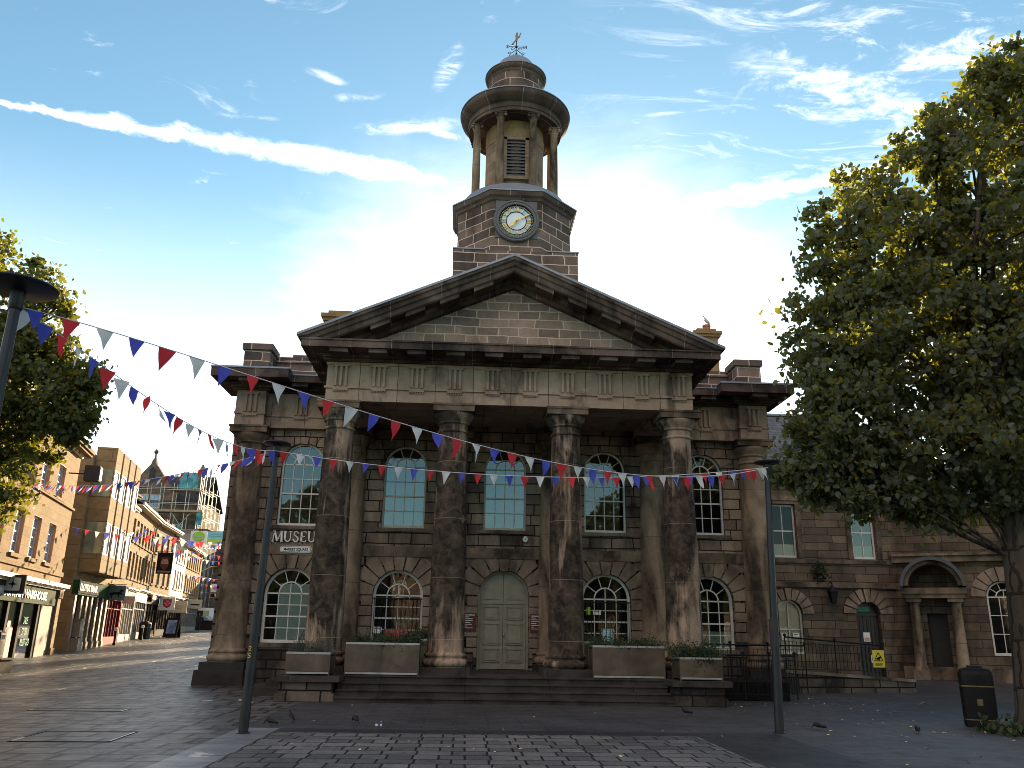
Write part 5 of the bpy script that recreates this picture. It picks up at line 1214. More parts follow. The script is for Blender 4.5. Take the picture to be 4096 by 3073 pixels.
shopfront(S6, .3, 7.4, 1.2, 3.5, 4.2, 'shopwhite', 'shopdark', 'glassdark', 6)
S7 = terrace('far_stone_shop', 'small pale stone shop with grey shutters closing the left row', FP[4], FP[5], 7.62, 18.0, 9.0, 'gold3', [(5.0, 6.5, [8.6, 9.9, 11.2, 12.5, 13.8, 15.1, 16.6], .8), (7.2, 8.4, [8.6, 9.9, 11.2, 12.5, 13.8, 15.1, 16.6], .8)], 4.4)
shopfront(S7, 7.8, 17.8, 1.4, 3.6, 4.3, 'shopgrey', 'shopgrey', 'glassgrey', 9)
for T_, xs_, zz in ((S4, (9.2,), 11.6), (S5, (7.6,), 12.3), (S7, (8.0, 17.5), 11.9)):
    for x in xs_:
        b = MB(); b.box(x-.75, x+.75, 3.3, 4.5, 8.8, zz); b.box(x-.85, x+.85, 3.2, 4.6, zz, zz+.15); CS_ = b.build('chimney_stack', M['darkgothic'], T_)
        for k in (-.45, 0, .45): b = MB(); b.lathe(x+k, 3.9, [(.15, zz+.15), (.13, zz+.6), (.16, zz+.62)], 8); b.build('chimney_pot', M['terracotta'], CS_)
b = MB(); b.tube([(-.1, -.45, 9.2), (-.1, -.1, 8.8), (-.1, -.1, 4.3)], .06, 6); b.build('drainpipe', M['shopgrey'], S5)
def wpt(P0, P1, x, y=0, z=0):
    rz, L = frame(P0, P1); return (P0[0]+x*cos(rz)-y*sin(rz), P0[1]+x*sin(rz)+y*cos(rz), z)
def hang(lab, P0, P1, x, z, wd, h, bm, out=.25, yaw=.0):
    p = wpt(P0, P1, x, 0, z); q = thing('hanging_sign', lab, 'sign', p, frame(P0, P1)[0]-PI/2+yaw, 'projecting signs over the shops')
    # local +x runs out over the street, faces -y (towards the square)
    b = MB(); b.box(out, out+wd, -.04, .04, 0, h); b.build('board', M[bm], q); MB().cyl((0, 0, h+.06), (out+wd, 0, h+.06), .02, 6).build('bracket', M['ironblack'], q); MB().cyl((0, 0, h*.3), (out, 0, h*.3), .02, 6).build('bracket', M['ironblack'], q); return q, out+wd/2
q, cx = hang('square slate-blue hanging sign with a black prancing horse', FP[2], FP[3], -.9, 3.12, .95, .82, 'horseboard', .2)
H_ = [(-.36, .36), (-.3, .42), (-.22, .4), (-.17, .44), (-.05, .46), (.1, .45), (.18, .52), (.22, .6), (.2, .64), (.26, .62), (.34, .56), (.37, .5), (.33, .49), (.27, .51), (.25, .44), (.3, .38), (.38, .36), (.36, .3), (.34, .33), (.24, .33), (.2, .34), (.14, .32), (.16, .24), (.26, .18), (.24, .15), (.12, .22), (.08, .32), (-.08, .33), (-.16, .28), (-.2, .2), (-.14, .1), (-.18, .09), (-.25, .2), (-.22, .28), (-.3, .2), (-.36, .1), (-.4, .1), (-.34, .22), (-.27, .34), (-.34, .32)]
MB().xz([(cx+x*1.05, z*1.0) for x, z in H_], -.052, -.04).build('horse_emblem', M['signblack'], q)
q, cx = hang('dark hanging pub sign with a bearded face painted on it', FP[3], FP[4], -.3, 5.55, 1.1, 1.55, 'signblack', .5)
b = MB(); b.xz([(cx+.27*cos(2*PI*i/20), .78+.36*sin(2*PI*i/20)) for i in range(20)], -.048, -.04); F_ = b.build('painted_face', M['skin'], q)
b = MB(); b.xz([(cx+.29*cos(PI+PI*i/12), .72+.42*sin(PI+PI*i/12)) for i in range(13)], -.052, -.048); b.box(cx-.32, cx+.32, -.052, -.048, 1.06, 1.2); b.box(cx-.16, cx-.06, -.052, -.048, .85, .9); b.box(cx+.06, cx+.16, -.052, -.048, .85, .9); b.build('beard', M['darkred'], F_)
MB().box(cx-.45, cx+.45, -.046, -.04, .1, .22).build('name_strip', M['shopbrown'], q)
q, cx = hang('white square sign with a red shield hanging outside the charity shop', FP[3], FP[4], 4.2, 3.05, 1.15, 1.0, 'signwhite', .15)
MB().xz([(cx+x, z) for x, z in ((-.32, .85), (-.12, .82), (0, .88), (.12, .82), (.32, .85), (.31, .42), (.2, .24), (0, .16), (-.2, .24), (-.31, .42))], -.05, -.04).build('shield_emblem', M['shield'], q)
for i, s_ in enumerate(('THE', 'SALVATION', 'ARMY')): lettering('shield_letters', s_, .13, M['signwhite'], q, (cx, -.052, .64-i*.15), .003, align='CENTER', sx=.75)
q, cx = hang('cream hanging awning sign with ochre lettering before the whitewashed house', FP[4], FP[5], .3, 2.95, 1.5, .95, 'shopwhite', .1)
lettering('sign_letters', 'loop', .62, plain('ochre lettering', (.4, .25, .03), .5), q, (cx, -.042, .3), .004, align='CENTER', sx=.8)
q, cx = hang('small cream projecting sign at the grey-shuttered shop', FP[4], FP[5], 9.2, 3.5, 1.2, .8, 'shopwhite', .4)
b = MB(); b.box(cx-.4, cx+.4, -.05, -.04, .28, .4); b.build('sign_lines', M['signblack'], q)
q, cx = hang('pink-lit small sign between the red shop and the cream shop', FP[2], FP[3], 4.3, 3.1, .7, .45, 'shopwhite', .2)
q = thing('amber_sign', 'small amber shop sign over the dark pub doorway', 'sign', wpt(FP[3], FP[4], 1.2, -.3, 3.75), frame(FP[3], FP[4])[0], 'projecting signs over the shops'); MB().box(-.6, .6, -.05, .05, 0, .28).build('panel', M['orange'], q); MB().box(-.7, .7, -.03, .1, -.06, -.001).build('backing', M['signblack'], q)

# street things ---------------------------------------------------------
def bunt_street(lab, A, B, sag, sd, sc_=1.25, pitch=.44): bunting(lab, A, B, sag, pitch, sd, sd, .6, sc_)
ST = [('second bunting string, from the golden shop upper sills over the street', (-19.7, 16.6, 6.15), (-9.0, 24, 6.9), .55), ('bunting string over the street from the projecting bank bays', (-20.3, 23.5, 6.9), (-9.2, 29, 6.9), .6),
      ('bunting string over the street from the rubble shop beside the bank', (-22.2, 30.5, 7.9), (-10.5, 35, 7.4), .8), ('bunting string over the street from the middle terrace', (-23.6, 37, 7.6), (-11.5, 41, 7.4), .8),
      ('bunting string over the street beside the pub sign', (-24.9, 43.5, 7.6), (-13, 46.5, 7.4), .8),
      ('bunting string over the street from the whitewashed house', (-27.0, 56.5, 6.5), (-15.4, 58, 6.7), .6), ('last high bunting string where the street ends', (-28.3, 64.5, 6.9), (-17, 65, 6.8), .6), ('last low bunting string where the street ends', (-28.2, 63.5, 5.4), (-17, 64, 5.3), .5), ('middle bunting string of the far cluster above the parked car', (-28.0, 62.5, 6.1), (-16.6, 63, 6.1), .5)]
for i, (lab, A, B, sg) in enumerate(ST): bunt_street(lab, A, B, sg, 20+i)
q = thing('street_banner', 'green and white banner hung across the far end of the street', 'banner', (-28.2, 60.0, 9.72)); b = MB()
def drape(b, x0, x1, z0, z1, y): b.grid([[(x0+(x1-x0)*i/8, y+.06*sin(i*1.7), z0+(z1-z0)*j/2) for i in range(9)] for j in range(3)])
drape(b, 0, 1.62, 0, 1.22, 0); b.build('white_panel', M['signwhite'], q); b = MB(); drape(b, 1.62, 4.6, .42, 1.22, 0); b.build('teal_panel', M['bannerteal'], q); b = MB(); drape(b, 1.62, 4.6, 0, .42, 0); b.build('green_panel', M['bannergreen'], q)
b = MB(); b.xz([(.8+.6*cos(2*PI*i/28), .68+.45*sin(2*PI*i/28)) for i in range(28)], -.1, -.07); b.build('banner_disc', M['bannergreen'], q); b = MB(); b.box(.35, 1.1, -.12, -.1, .6, .68); b.box(1.9, 4.2, -.12, -.1, .75, .82); b.box(1.9, 3.8, -.12, -.1, .95, 1.02); b.build('banner_lines', M['bannerteal'], q)
MB().tube([(-.6, 0, 1.3), (0, 0, 1.2), (4.6, 0, 1.2), (12, 0, 1.4)], .012, 4).build('banner_wire', M['ironblack'], q)
q = thing('street_banner', 'white banner with orange shapes low among the far bunting', 'banner', (-28.3, 66.0, 5.35)); b = MB(); drape(b, .9, 3.2, 0, .85, 0); b.build('white_panel', M['signwhite'], q); b = MB()
for k in range(3): b.xz([(1.35+k*.65+.2*cos(2*PI*i/12), .45+.16*sin(2*PI*i/12)) for i in range(12)], -.1, -.07)
b.build('orange_shapes', M['orange'], q)
q = thing('a_board', 'dark A-board with a blue poster standing in the street', 'a-board', (-22.74, 41.67, 1.03), -.15)
for s_ in (-1, 1):
    b = MB(); b.bar((-.5, s_*.32, .04), (-.5, s_*.03, 1.42), .06, .05); b.bar((.5, s_*.32, .04), (.5, s_*.03, 1.42), .06, .05); b.bar((-.5, s_*.3, .12), (.5, s_*.3, .12), .05, .2); b.bar((-.5, s_*.03, 1.4), (.5, s_*.03, 1.4), .06, .06); FRM = b.build('board_frame', M['shopdark'], q)
    b = MB(); b.face([(-.48, s_*.285, .2), (.48, s_*.285, .2), (.48, s_*.05, 1.38), (-.48, s_*.05, 1.38)]); b.build('board_panel', M['signblack'], FRM)
    if s_ < 0: b = MB(); b.face([(-.36, -.275, .3), (.36, -.275, .3), (.36, -.08, 1.26), (-.36, -.08, 1.26)]); b.build('blue_poster', plain('blue mottled poster', (.14, .22, .4), .5, 0, .7, 2.5), FRM)
def litter_bin(lab, loc, s=1.0, rz=0):
    q = thing('litter_bin', lab, 'litter bin', loc, rz, 'black litter bins')
    def ring(h, z): return [(x*h*s, y*h*s, z*s) for x, y in rounded(.31, .29, .07)]
    b = MB(); b.grid([ring(.95, 0), ring(.97, .05), ring(1.0, .78)], True); b.face(ring(.95, 0)[::-1]); b.build('body', M['ironblack'], q)
    b = MB(); b.grid([ring(1.0, .8), ring(1.01, 1.0), ring(.96, 1.08), ring(.8, 1.13), ring(.5, 1.15)], True); b.face(ring(.5, 1.15)); b.grid([ring(.45, 1.15), ring(.45, 1.18), ring(.36, 1.19)], True); b.face(ring(.36, 1.19)); b.build('hood', M['ironblack'], q)
    b = MB(); b.grid([ring(1.015, .775), ring(1.02, .785), ring(1.015, .8)], True); b.grid([ring(.985, .13), ring(.99, .14), ring(.985, .15)], True); b.build('gilt_band', M['dullgold'], q)
    b = MB()
    for sx in (-1, 1): b.xz([(x*.33*s, (.93+z*.4)*s) for x, z in rounded(.34, .2, .12)], -.3*s, -.296*s) if sx < 0 else b.box(.312*s, .316*s, -.12*s, .12*s, .85*s, 1.01*s)
    b.build('bin_opening', M['interior'], q)
    b = MB(); b.box(-.05*s, .05*s, -.292*s, -.287*s, .42*s, .54*s); b.build('bin_emblem', M['dullgold'], q); return q
litter_bin('black square litter bin with gilt bands beside the lime tree trunk', (9.55, -5.9, 0), 1.0, -.45)
litter_bin('black litter bin outside the dark pub front in the street', (-23.4, 38.0, .95), 1.0, -.2)
litter_bin('black litter bin on the stone block at the left edge of the square', (-16.3, 5.3, .62), .75, 0)
q = thing('stone_block', 'dark low stone block at the left edge of the square', 'block', (-16.35, 5.4, g(5.4))); b = MB(); b.box(-.9, .45, -.4, .4, -.05, .42); b.build('body', M['step'], q); b = MB(); b.box(-.95, .5, -.45, .45, .421, .47); b.build('capping', M['plainstone'], q)
for i, (x, z_, lab) in enumerate(((-21.05, 27.0, 'dark bollard with a white cap at the red shopfront'), (-22.7, 35.6, 'dark bollard with a white cap at the cream shopfront'))):
    q = thing('bollard', lab, 'bollard', (x, z_, g(z_)), 0, 'bollards along the shopfronts'); b = MB(); b.lathe(0, 0, [(.11, 0), (.1, .1), (.07, .15), (.06, .8)], 12); b.build('post', M['ironblack'], q); b = MB(); b.lathe(0, 0, [(.08, .78), (.1, .85), (.08, .95), (.02, .98)], 12); b.build('cap', M['white'], q)
# person
def person(lab, loc, rz):
    P_ = thing('person', lab, 'person', loc, rz); J = {'pelvis': (0, 0, .93), 'waist': (0, .01, 1.1), 'chest': (0, .02, 1.33), 'neck': (0, 0, 1.5), 'head': (0, -.02, 1.62), 'crown': (0, -.01, 1.74)}
    V = [J[k] for k in ('pelvis', 'waist', 'chest', 'neck', 'head', 'crown')]; Rr = [.15, .13, .16, .055, .09, .075]; E_ = [(0, 1), (1, 2), (2, 3), (3, 4), (4, 5)]
    for s_, st in ((-1, .14), (1, -.12)):
        n = len(V); V += [(s_*.1, -st*.2, .86), (s_*.11, -st*.7, .48), (s_*.11, -st*.3+.06, .09), (s_*.12, -st*.3-.1, .04)]; Rr += [.095, .062, .045, .04]; E_ += [(0, n), (n, n+1), (n+1, n+2), (n+2, n+3)]
        n = len(V); V += [(s_*.19, .01, 1.42), (s_*.25, .04+st*.3, 1.13), (s_*.24, -.06+st*.9, .9), (s_*.235, -.09+st, .82)]; Rr += [.065, .047, .036, .04]; E_ += [(2, n), (n, n+1), (n+1, n+2), (n+2, n+3)]
    me = bpy.data.meshes.new('body'); me.from_pydata(V, E_, []); me.materials.append(M['cloth']); o = link(bpy.data.objects.new('body', me)); o.parent = P_
    o.modifiers.new('skin', 'SKIN'); sv = me.skin_vertices[0].data
    for i, r_ in enumerate(Rr): sv[i].radius = (r_, r_*.85)
    sv[0].use_root = True; o.modifiers.new('sub', 'SUBSURF').levels = 1; o.modifiers[-1].render_levels = 2
    b = MB(); b.ball((0, .01, 1.68), .105, 8, 1.05); b.build('hair', M['signblack'], P_); b = MB(); b.ball((0, -.075, 1.62), .06, 8, 1.3); b.build('face', M['skin'], P_)
    return P_
person('distant person in dark clothes walking at the end of the street', (-26.9, 61.5, g(61.5)), .3)
# vehicles
def wheel(par, x, y, r, wd=.2):
    b = MB(); b.tube([(x, y-wd/2, r), (x, y+wd/2, r)], r, 20); W = b.build('wheel', M['tyre'], par); b = MB(); b.tube([(x, y-wd/2-.01, r), (x, y+wd/2+.01, r)], r*.6, 16); b.build('rim', M['steel'], W)
def vehicle(name, lab, cat, loc, rz, side, glass_side, halfw, mat, wheels, r, tail):
    q = thing(name, lab, cat, loc, rz); b = MB()
    w2 = halfw; ln = len(side); rows = []
    for y, k, dz in ((-w2, .96, 0), (-w2*.97, 1, 0), (w2*.97, 1, 0), (w2, .96, 0)): rows.append([(x*k, y*(1 if z < 1.0 else .9), z) for x, z in side])
    b.grid(rows, True, False); b.face(rows[0][::-1]); b.face(rows[-1]); b.build('body', mat, q)
    b = MB()
    for s_ in (-1, 1):
        for P in glass_side: b.prism([(x, s_*(w2*.93), z) for x, z in P], (0, s_*w2*.03, 0))
    b.build('side_window', M['glassdark'], q)
    for x in wheels:
        for s_ in (-1, 1): wheel(q, x, s_*(w2-.1), r)
    x0, z0, z1, hw = tail
    b = MB(); b.prism([(x0, -hw, z0), (x0, hw, z0), (x0, hw*.95, z1), (x0, -hw*.95, z1)], (-.03, 0, 0)); b.build('rear_window', M['glassdark'], q)
    for s_ in (-1, 1): b = MB(); b.box(x0-.04, x0+.05, s_*(w2-.22)-.08, s_*(w2-.22)+.08, .75, 1.05); b.build('tail_light', M['red'], q)
    b = MB(); b.box(x0-.08, x0+.05, -w2*.9, w2*.9, .35, .58); b.build('bumper', M['signgrey'], q); return q
vehicle('white_van', 'tall white van standing beyond the car at the far end of the street', 'van', (-30.2, 77.5, 1.6), R(78), [(-2.5, .35), (2.6, .35), (2.65, .9), (2.2, 1.15), (1.5, 2.2), (1.2, 2.35), (-2.4, 2.4), (-2.52, 1.2)], [[(.6, 1.3), (1.6, 1.3), (1.3, 2.05), (.6, 2.05)]], .98, M['vanpaint'], (-1.5, 1.7), .36, (-2.5, 1.45, 2.1, .8))
vehicle('parked_car', 'silver-blue car parked across the far end of the street', 'car', (-30.6, 73.0, 1.6), R(178), [(-2.05, .3), (2.05, .3), (2.1, .7), (1.9, .85), (1.0, .95), (.4, 1.42), (-1.2, 1.45), (-1.8, 1.0), (-2.08, .9)], [[(-1.1, 1.0), (-.35, 1.0), (-.35, 1.38), (-.95, 1.38)], [(-.25, 1.0), (.75, 1.0), (.32, 1.36), (-.25, 1.38)]], .86, M['carpaint'], (-1.25, 1.3), .32, (-2.06, .95, 1.2, .6))
q = thing('traffic_light', 'traffic light showing green at the end of the street', 'traffic light', (-30.0, 71.0, 1.6)); MB().cyl((0, 0, 0), (0, 0, 3.2), .05, 8).build('pole', M['ironblack'], q); MB().box(-.2, .2, -.14, .14, 2.2, 3.3).build('signal_head', M['ironblack'], q)
gm = NT('green signal'); e = gm.n('ShaderNodeEmission'); e.inputs['Color'].default_value = (.25, 1, .55, 1); e.inputs['Strength'].default_value = 3.0; gm.l(e.outputs[0], gm.out.inputs[0])
b = MB(); b.disc(0, 2.42, .12, -.15, 16); b.build('green_lens', gm.m, q)
q = thing('street_planter', 'long dark planter box across the end of the street', 'planter', (-28.6, 68.3, 1.58)); b = MB(); b.box(-1.6, 1.8, -.4, .4, 0, .9); b.build('tub', M['shopdark'], q); b = MB(); b.box(-1.65, 1.85, -.45, .45, .9, .98); b.build('rim', M['signgrey'], q)
q = thing('traffic_cone', 'orange traffic cone beside the dark planter box', 'cone', (-26.6, 68.6, 1.6)); MB().lathe(0, 0, [(.3, 0), (.3, .05), (.2, .06), (.05, .85), (.01, .86)], 14).build('cone', M['orange'], q)
# far buildings
GB = thing('gabled_stone_building', 'tall dark stone building with a shaped gable under scaffolding behind the terrace', 'building', (-39.6, 80, 0))
b = MB(); b.box(-6.5, 5.6, 0, 9, 1, 16.4); b.xz([(-3.3, 16.4), (-3.3, 18.0), (-2.7, 18.25), (-1.9, 19.1), (-1.0, 20.9), (-.55, 21.4), (-.35, 22.0), (-.72, 22.0), (-.72, 22.0), (-.72, 22.05), (-.72, 22.1), (-.7, 22.2)] if 0 else [(-3.9, 16.4), (-3.9, 18.0), (-3.5, 18.2), (-2.7, 18.9), (-1.95, 19.9), (-1.3, 20.8), (-.95, 21.2), (-.8, 21.8), (-.45, 21.8), (-.3, 21.2), (.05, 20.8), (.7, 19.9), (1.45, 18.9), (2.25, 18.2), (2.7, 18.0), (2.7, 16.4)], -.1, .5); b.build('wall', M['darkgothic'], GB)
b = MB(); b.prism([(-6.7, -.3, 16.4), (5.8, -.3, 16.4), (5.8, 4.5, 20.4), (-6.7, 4.5, 20.4)], (0, 0, .15)); b.prism([(-6.7, 4.5, 20.4), (5.8, 4.5, 20.4), (5.8, 9.3, 16.4), (-6.7, 9.3, 16.4)], (0, 0, .15)); b.build('roof', M['slatedark'], GB)
b = MB(); b.lathe(-.62, .2, [(.22, 21.7), (.12, 22.1), (.1, 22.5), (.26, 22.7), (.28, 22.85), (.1, 23.05), (.02, 23.3)], 10); b.lathe(4.9, 1.5, [(.6, 18), (.6, 20.6), (.3, 21.1), (.08, 21.6)], 4); b.build('finial', M['darkgothic'], GB)
b = MB(); b.xz([(-.95, 19.2), (-.3, 19.2), (-.3, 20.4), (-.62, 20.8), (-.95, 20.4)], -.25, -.1); b.box(-3.4, 2.4, -.22, -.1, 18.2, 18.35); b.build('gable_niche', M['slatedark'], GB)
for x in (-2.0, -.5): rect_window(GB, x, x+1.3, 15.7, 17.4, -.16, 2, 2, 'white', 'glasssky')
for x in (-4.8, -2.2, .2, 2.6): rect_window(GB, x, x+1.2, 11.9, 13.9, -.08, 2, 2, 'white', 'glassdark')
SC = thing('scaffolding', 'scaffold of poles, board decks and teal tarpaulin wrapping the gabled building', 'scaffolding', (-39.6, 79.2, 1.6))
b = MB()
for i in range(9):
    x = -6.4+i*1.55
    for y in (-1.2, 0): b.cyl((x, y, 0), (x, y, 17.0+(1.2 if i > 6 else 0)), .05, 5)
for i in range(4):
    for j in range(3): b.cyl((6.2+j*.55, -1.2+i*1.5, 0), (6.2+j*.55, -1.2+i*1.5, 18.4-j*2.4+i*.3), .026, 5)
SCp = b.build('poles', M['scaff'], SC)
b = MB()
for z in (9.5, 11.4, 13.6, 14.6, 16.4):
    for y in (-1.25, .05): b.cyl((-6.6, y, z), (6.4, y, z), .045, 5)
for z in np.arange(8, 17.5, 1.6):
    for j in range(3): b.cyl((6.2+j*.55, -1.5, float(z)), (6.2+j*.55, 3.6, float(z)), .022, 5); b.cyl((6.0, -1.2+j*1.5, float(z)), (7.4, -1.2+j*1.5, float(z)), .022, 5)
b.cyl((2.2, -1.2, 9.5), (5.2, -1.2, 13.4), .045, 5); b.cyl((6, -1.2, 9.5), (3, -1.2, 13.4), .045, 5); b.build('ledger_tubes', M['scaff'], SC)
b = MB(); b.box(-6.6, 6.5, -1.4, .2, 13.5, 13.58); b.box(-6.6, 6.5, -1.45, -1.4, 13.5, 13.75); b.box(-6.6, 6.2, -1.4, .2, 9.4, 9.48); b.box(2.4, 6.3, -1.4, .2, 16.1, 16.18); b.box(6.0, 7.6, -1.4, 3.5, 11.5, 11.57); b.build('board_decks', M['board'], SC)
def crumple(b, x0, x1, z0, z1, y, sd):
    rr = random.Random(sd); b.grid([[(x0+(x1-x0)*i/10+rr.uniform(-.05, .05), y+rr.uniform(-.18, .18), z0+(z1-z0)*j/6+rr.uniform(-.06, .06)) for i in range(11)] for j in range(7)])
b = MB(); crumple(b, 3.5, 5.7, 16.3, 18.3, -1.3, 1); b.build('tarpaulin', M['tarp'], SC); b = MB(); crumple(b, 6.0, 6.7, 12.0, 13.8, -1.3, 2); b.build('tarpaulin', M['tarp'], SC); b = MB(); crumple(b, -3, 4.5, 9.6, 11.0, -1.35, 3); b.build('debris_net', M['net'], SC); b = MB(); crumple(b, -6, -3.2, 9.6, 10.8, -1.35, 4); b.build('debris_net', M['net'], SC)
q = thing('rendered_block', 'plain grey rendered block between the terrace roofs and the scaffold', 'building', (-34.6, 73, 0)); b = MB(); b.box(-2.4, 2.3, 0, 5, 1, 12.2); b.build('wall', M['concrete'], q); b = MB(); b.box(-2.5, 2.4, -.1, 5.1, 12.2, 12.45); b.build('parapet', M['darkgothic'], q); b = MB(); b.box(-1.9, -.4, -.05, .05, 10.6, 11.9); b.build('window', M['glassdark'], q)
q = thing('end_house', 'dark stone house closing the view at the end of the street', 'building', (-33, 88, 0)); b = MB(); wall(b, -6, 14, 1, 9.5, 0, [(x, x+1.2, 5.6, 7.6, False) for x in (-4, -1.5, 1, 3.5, 6, 8.5, 11)], .3); b.box(-6, 14, .35, 8, 1, 9.5); b.build('wall', M['darkgothic'], q)
b = MB(); b.prism([(-6.2, -.4, 9.5), (14.2, -.4, 9.5), (14.2, 4, 12), (-6.2, 4, 12)], (0, 0, .15)); b.build('roof', M['slatedark'], q)
for x in (-4, -1.5, 1, 3.5, 6, 8.5, 11): rect_window(q, x, x+1.2, 5.6, 7.6, .12, 2, 2, 'winframe', 'glassdark')
# right side of the street, standing behind the museum
# buildings facing the museum across the square (seen only mirrored in its windows)
for nm, P0, P1, lab, wm in (('square_house', (34, -46), (3, -46), 'stone house row facing the museum across the square, to the right', 'darkgothic'), ('square_shop', (-2, -48), (-34, -47), 'stone house row facing the museum across the square, to the left', 'darkgothic')):
    terrace(nm, lab, P0, P1, 0, 31, 7.5, wm, [(1.2, 3.0, [2+3.2*i for i in range(9)], 1.2), (4.6, 6.2, [2+3.2*i for i in range(9)], 1.1)], .6, group='houses across the square')

# ------------------------------------------------------------------ trees
def tree(lab, loc, blobs, limbs, n, size, leafm, seed, group, name='lime_tree', per=70, droop=.4):
    T_ = thing(name, lab, 'tree', loc, 0, group); B_ = np.array(blobs, float); B_[:, :3] -= np.array(loc)
    def smp(rg, n):
        wgt = B_[:, 3]**2; k = n//per; bi = rg.choice(len(B_), k, p=wgt/wgt.sum()); d = rg.normal(size=(k, 3)); d /= np.linalg.norm(d, axis=1)[:, None]
        rad = B_[bi, 3]*(rg.uniform(.5, 1.0, k)); c = B_[bi, :3]+d*rad[:, None]*np.array([1, .95, .95]); cr = rg.uniform(.14, .42, k)
        j = rg.integers(0, k, n); e = rg.normal(size=(n, 3)); p = c[j]+e*cr[j][:, None]*np.array([.62, .62, .45]); return p
    V, F = leaf_cloud(n, smp, size, seed, droop); np_mesh('crown', V, F, M[leafm], T_)
    b = MB()
    for pts, r_ in limbs: b.tube([tuple(np.array(p)-np.array(loc)) for p in pts], r_, 12)
    rr = random.Random(seed)
    for x, y, z, r_ in blobs:
        q = Vector((x, y, z))-Vector(loc); base = Vector((0, 0, max(3.3, q.z*.6)))
        m = base.lerp(q, .5)+Vector((rr.uniform(-.3, .3), rr.uniform(-.3, .3), rr.uniform(-.1, .4))); b.tube([base, m, q], [.06, .045, .02] if q.z > 7 else [.035, .025, .012], 6)
        for k in range(4):
            d = Vector((rr.gauss(0, 1), rr.gauss(0, 1), rr.gauss(0, .7))).normalized()*r_*.8; b.tube([m.lerp(q, .6), q+d*.5, q+d], [.04, .025, .008], 4)
    b.build('trunk', M['bark'], T_); return T_
RB = [(7.55, -6.5, 8.35, 1.65), (7.15, -6.6, 6.35, 1.5), (6.75, -6.4, 5.55, 1.15), (8.35, -6.4, 10.35, 1.65), (9.55, -6.3, 11.9, 1.6), (11, -6.6, 12.8, 1.7), (12.7, -6.8, 14.2, 2.1), (8.7, -6.5, 5.45, 1.5), (10.3, -7, 5.9, 1.65), (9.4, -6, 8.5, 2.2), (11.3, -6.6, 9.8, 2.4), (10.4, -7.4, 7.6, 2.0), (12.6, -6.5, 7.4, 2.3), (13.6, -6, 11, 2.5), (11.0, -8.6, 10.3, 1.45), (11.4, -8.7, 7.6, 1.5), (9.6, -8.0, 5.6, 1.15), (7.4, -6.6, 4.75, .9), (13.6, -7.6, 5.6, 1.6), (6.15, -6.3, 5.35, .75), (6.6, -6.6, 7.4, 1.0), (6.9, -6.5, 9.3, .9), (7.4, -6.6, 11.0, .8), (8.4, -6.5, 4.5, .85), (9.3, -6.8, 4.55, .8), (10.4, -7.4, 4.7, .95), (11.6, -7.2, 4.9, 1.1), (6.4, -6.5, 4.75, .55), (7.6, -6.4, 5.2, 1.2), (12.4, -8.2, 8.8, 1.4), (6.8, -6.5, 10.1, .75), (8.1, -6.4, 11.9, .75), (10.0, -6.4, 13.5, .85), (11.9, -6.6, 14.9, .9)]
T1_ = tree('tall lime tree with a dark dense crown, right of the museum', (9.95, -7.1, 0), RB, [([(10.0, -7.1, -.1), (10.02, -7.1, .35), (10.05, -7.1, 1.5), (10.1, -7.1, 3.2), (10.25, -7.0, 6), (10.6, -6.8, 9.5), (11, -6.7, 12.5)], [.56, .42, .35, .3, .24, .15, .05])], NLEAF, .082, 'leaf', 5, 'trees around the square')
LBl = [(-11.75, -3, 7.3, 1.25), (-12.7, -3, 10.0, .85), (-13.3, -3, 9.2, .8), (-14.3, -3, 11.0, 1.0), (-12.6, -3, 5.8, 1.05), (-12.9, -3, 4.5, .8), (-13.3, -3.4, 7.4, 1.6), (-15.3, -3, 8, 2.2), (-16.3, -3, 10.2, 2.2), (-14.8, -3, 5.6, 1.6), (-13.0, -3, 8.5, 1.1), (-11.3, -3.1, 6.6, .7), (-12.2, -3, 8.3, .9), (-13.6, -3, 6.4, 1.2), (-12.0, -3, 9.6, .5), (-11.1, -3, 7.7, .6)]
tree('broad green tree hanging into the picture behind the nearest lamp post', (-15.8, -3, 0), LBl, [([(-15.8, -3, -.1), (-15.8, -3, .4), (-15.75, -3, 3), (-15.6, -3, 7), (-15.4, -3, 11)], [.5, .36, .3, .2, .06])], NLEAF//2, .075, 'leafl', 6, 'trees around the square', 'street_tree')
for x, y, rz, k, lab in ((-15.5, -37.5, 0, .82, 'lime tree across the square, mirrored in the left windows'), (9.3, -37.5, .7, .8, 'lime tree across the square, mirrored in the window right of the door'), (19, -37, 2.7, .95, 'lime tree across the square, mirrored in the far right windows'), (-7.4, 17.5, 2.2, .42, 'unseen lime tree added behind the museum to dapple the ground, near its flank'), (-8.9, 26.5, 4.0, .46, 'unseen lime tree added behind the museum to dapple the ground, second from its flank'), (-11.0, 36.5, 1.0, .44, 'unseen lime tree added behind the museum to dapple the ground, third from its flank'), (-13.8, 47, 3.0, .46, 'unseen lime tree added behind the museum to dapple the ground, farthest from it')):  # last four stand unseen behind the museum, added to dapple the sunlit ground
    c = copy_tree(T1_); c.location = (x, y, g(y)); c.rotation_euler = (0, 0, rz); c['label'] = lab; c.scale = (k, k, k)
V, F = leaf_cloud(9000, lambda rg, n: rg.normal(size=(n, 3))*np.array([5, 2, 2.2]), .3, 77)
q = thing('hillside_tree', 'round green tree far off beyond the end of the street', 'tree', (-45, 128, 8.5)); np_mesh('crown', V, F, M['leaf'], q); MB().tube([(0, 0, -8), (0, 0, 0)], .3, 6).build('trunk', M['bark'], q)
b = MB(); b.grid([[(-140+i*14, 150+j*26, (0 if j == 0 else (15.5+2*sin(i*1.3)+j*1.2))) for i in range(14)] for j in range(4)]); tag(b.build('hill', plain('hill grass', (.1, .13, .06), .9, 0, .3, .1)), None, None, kind='structure')
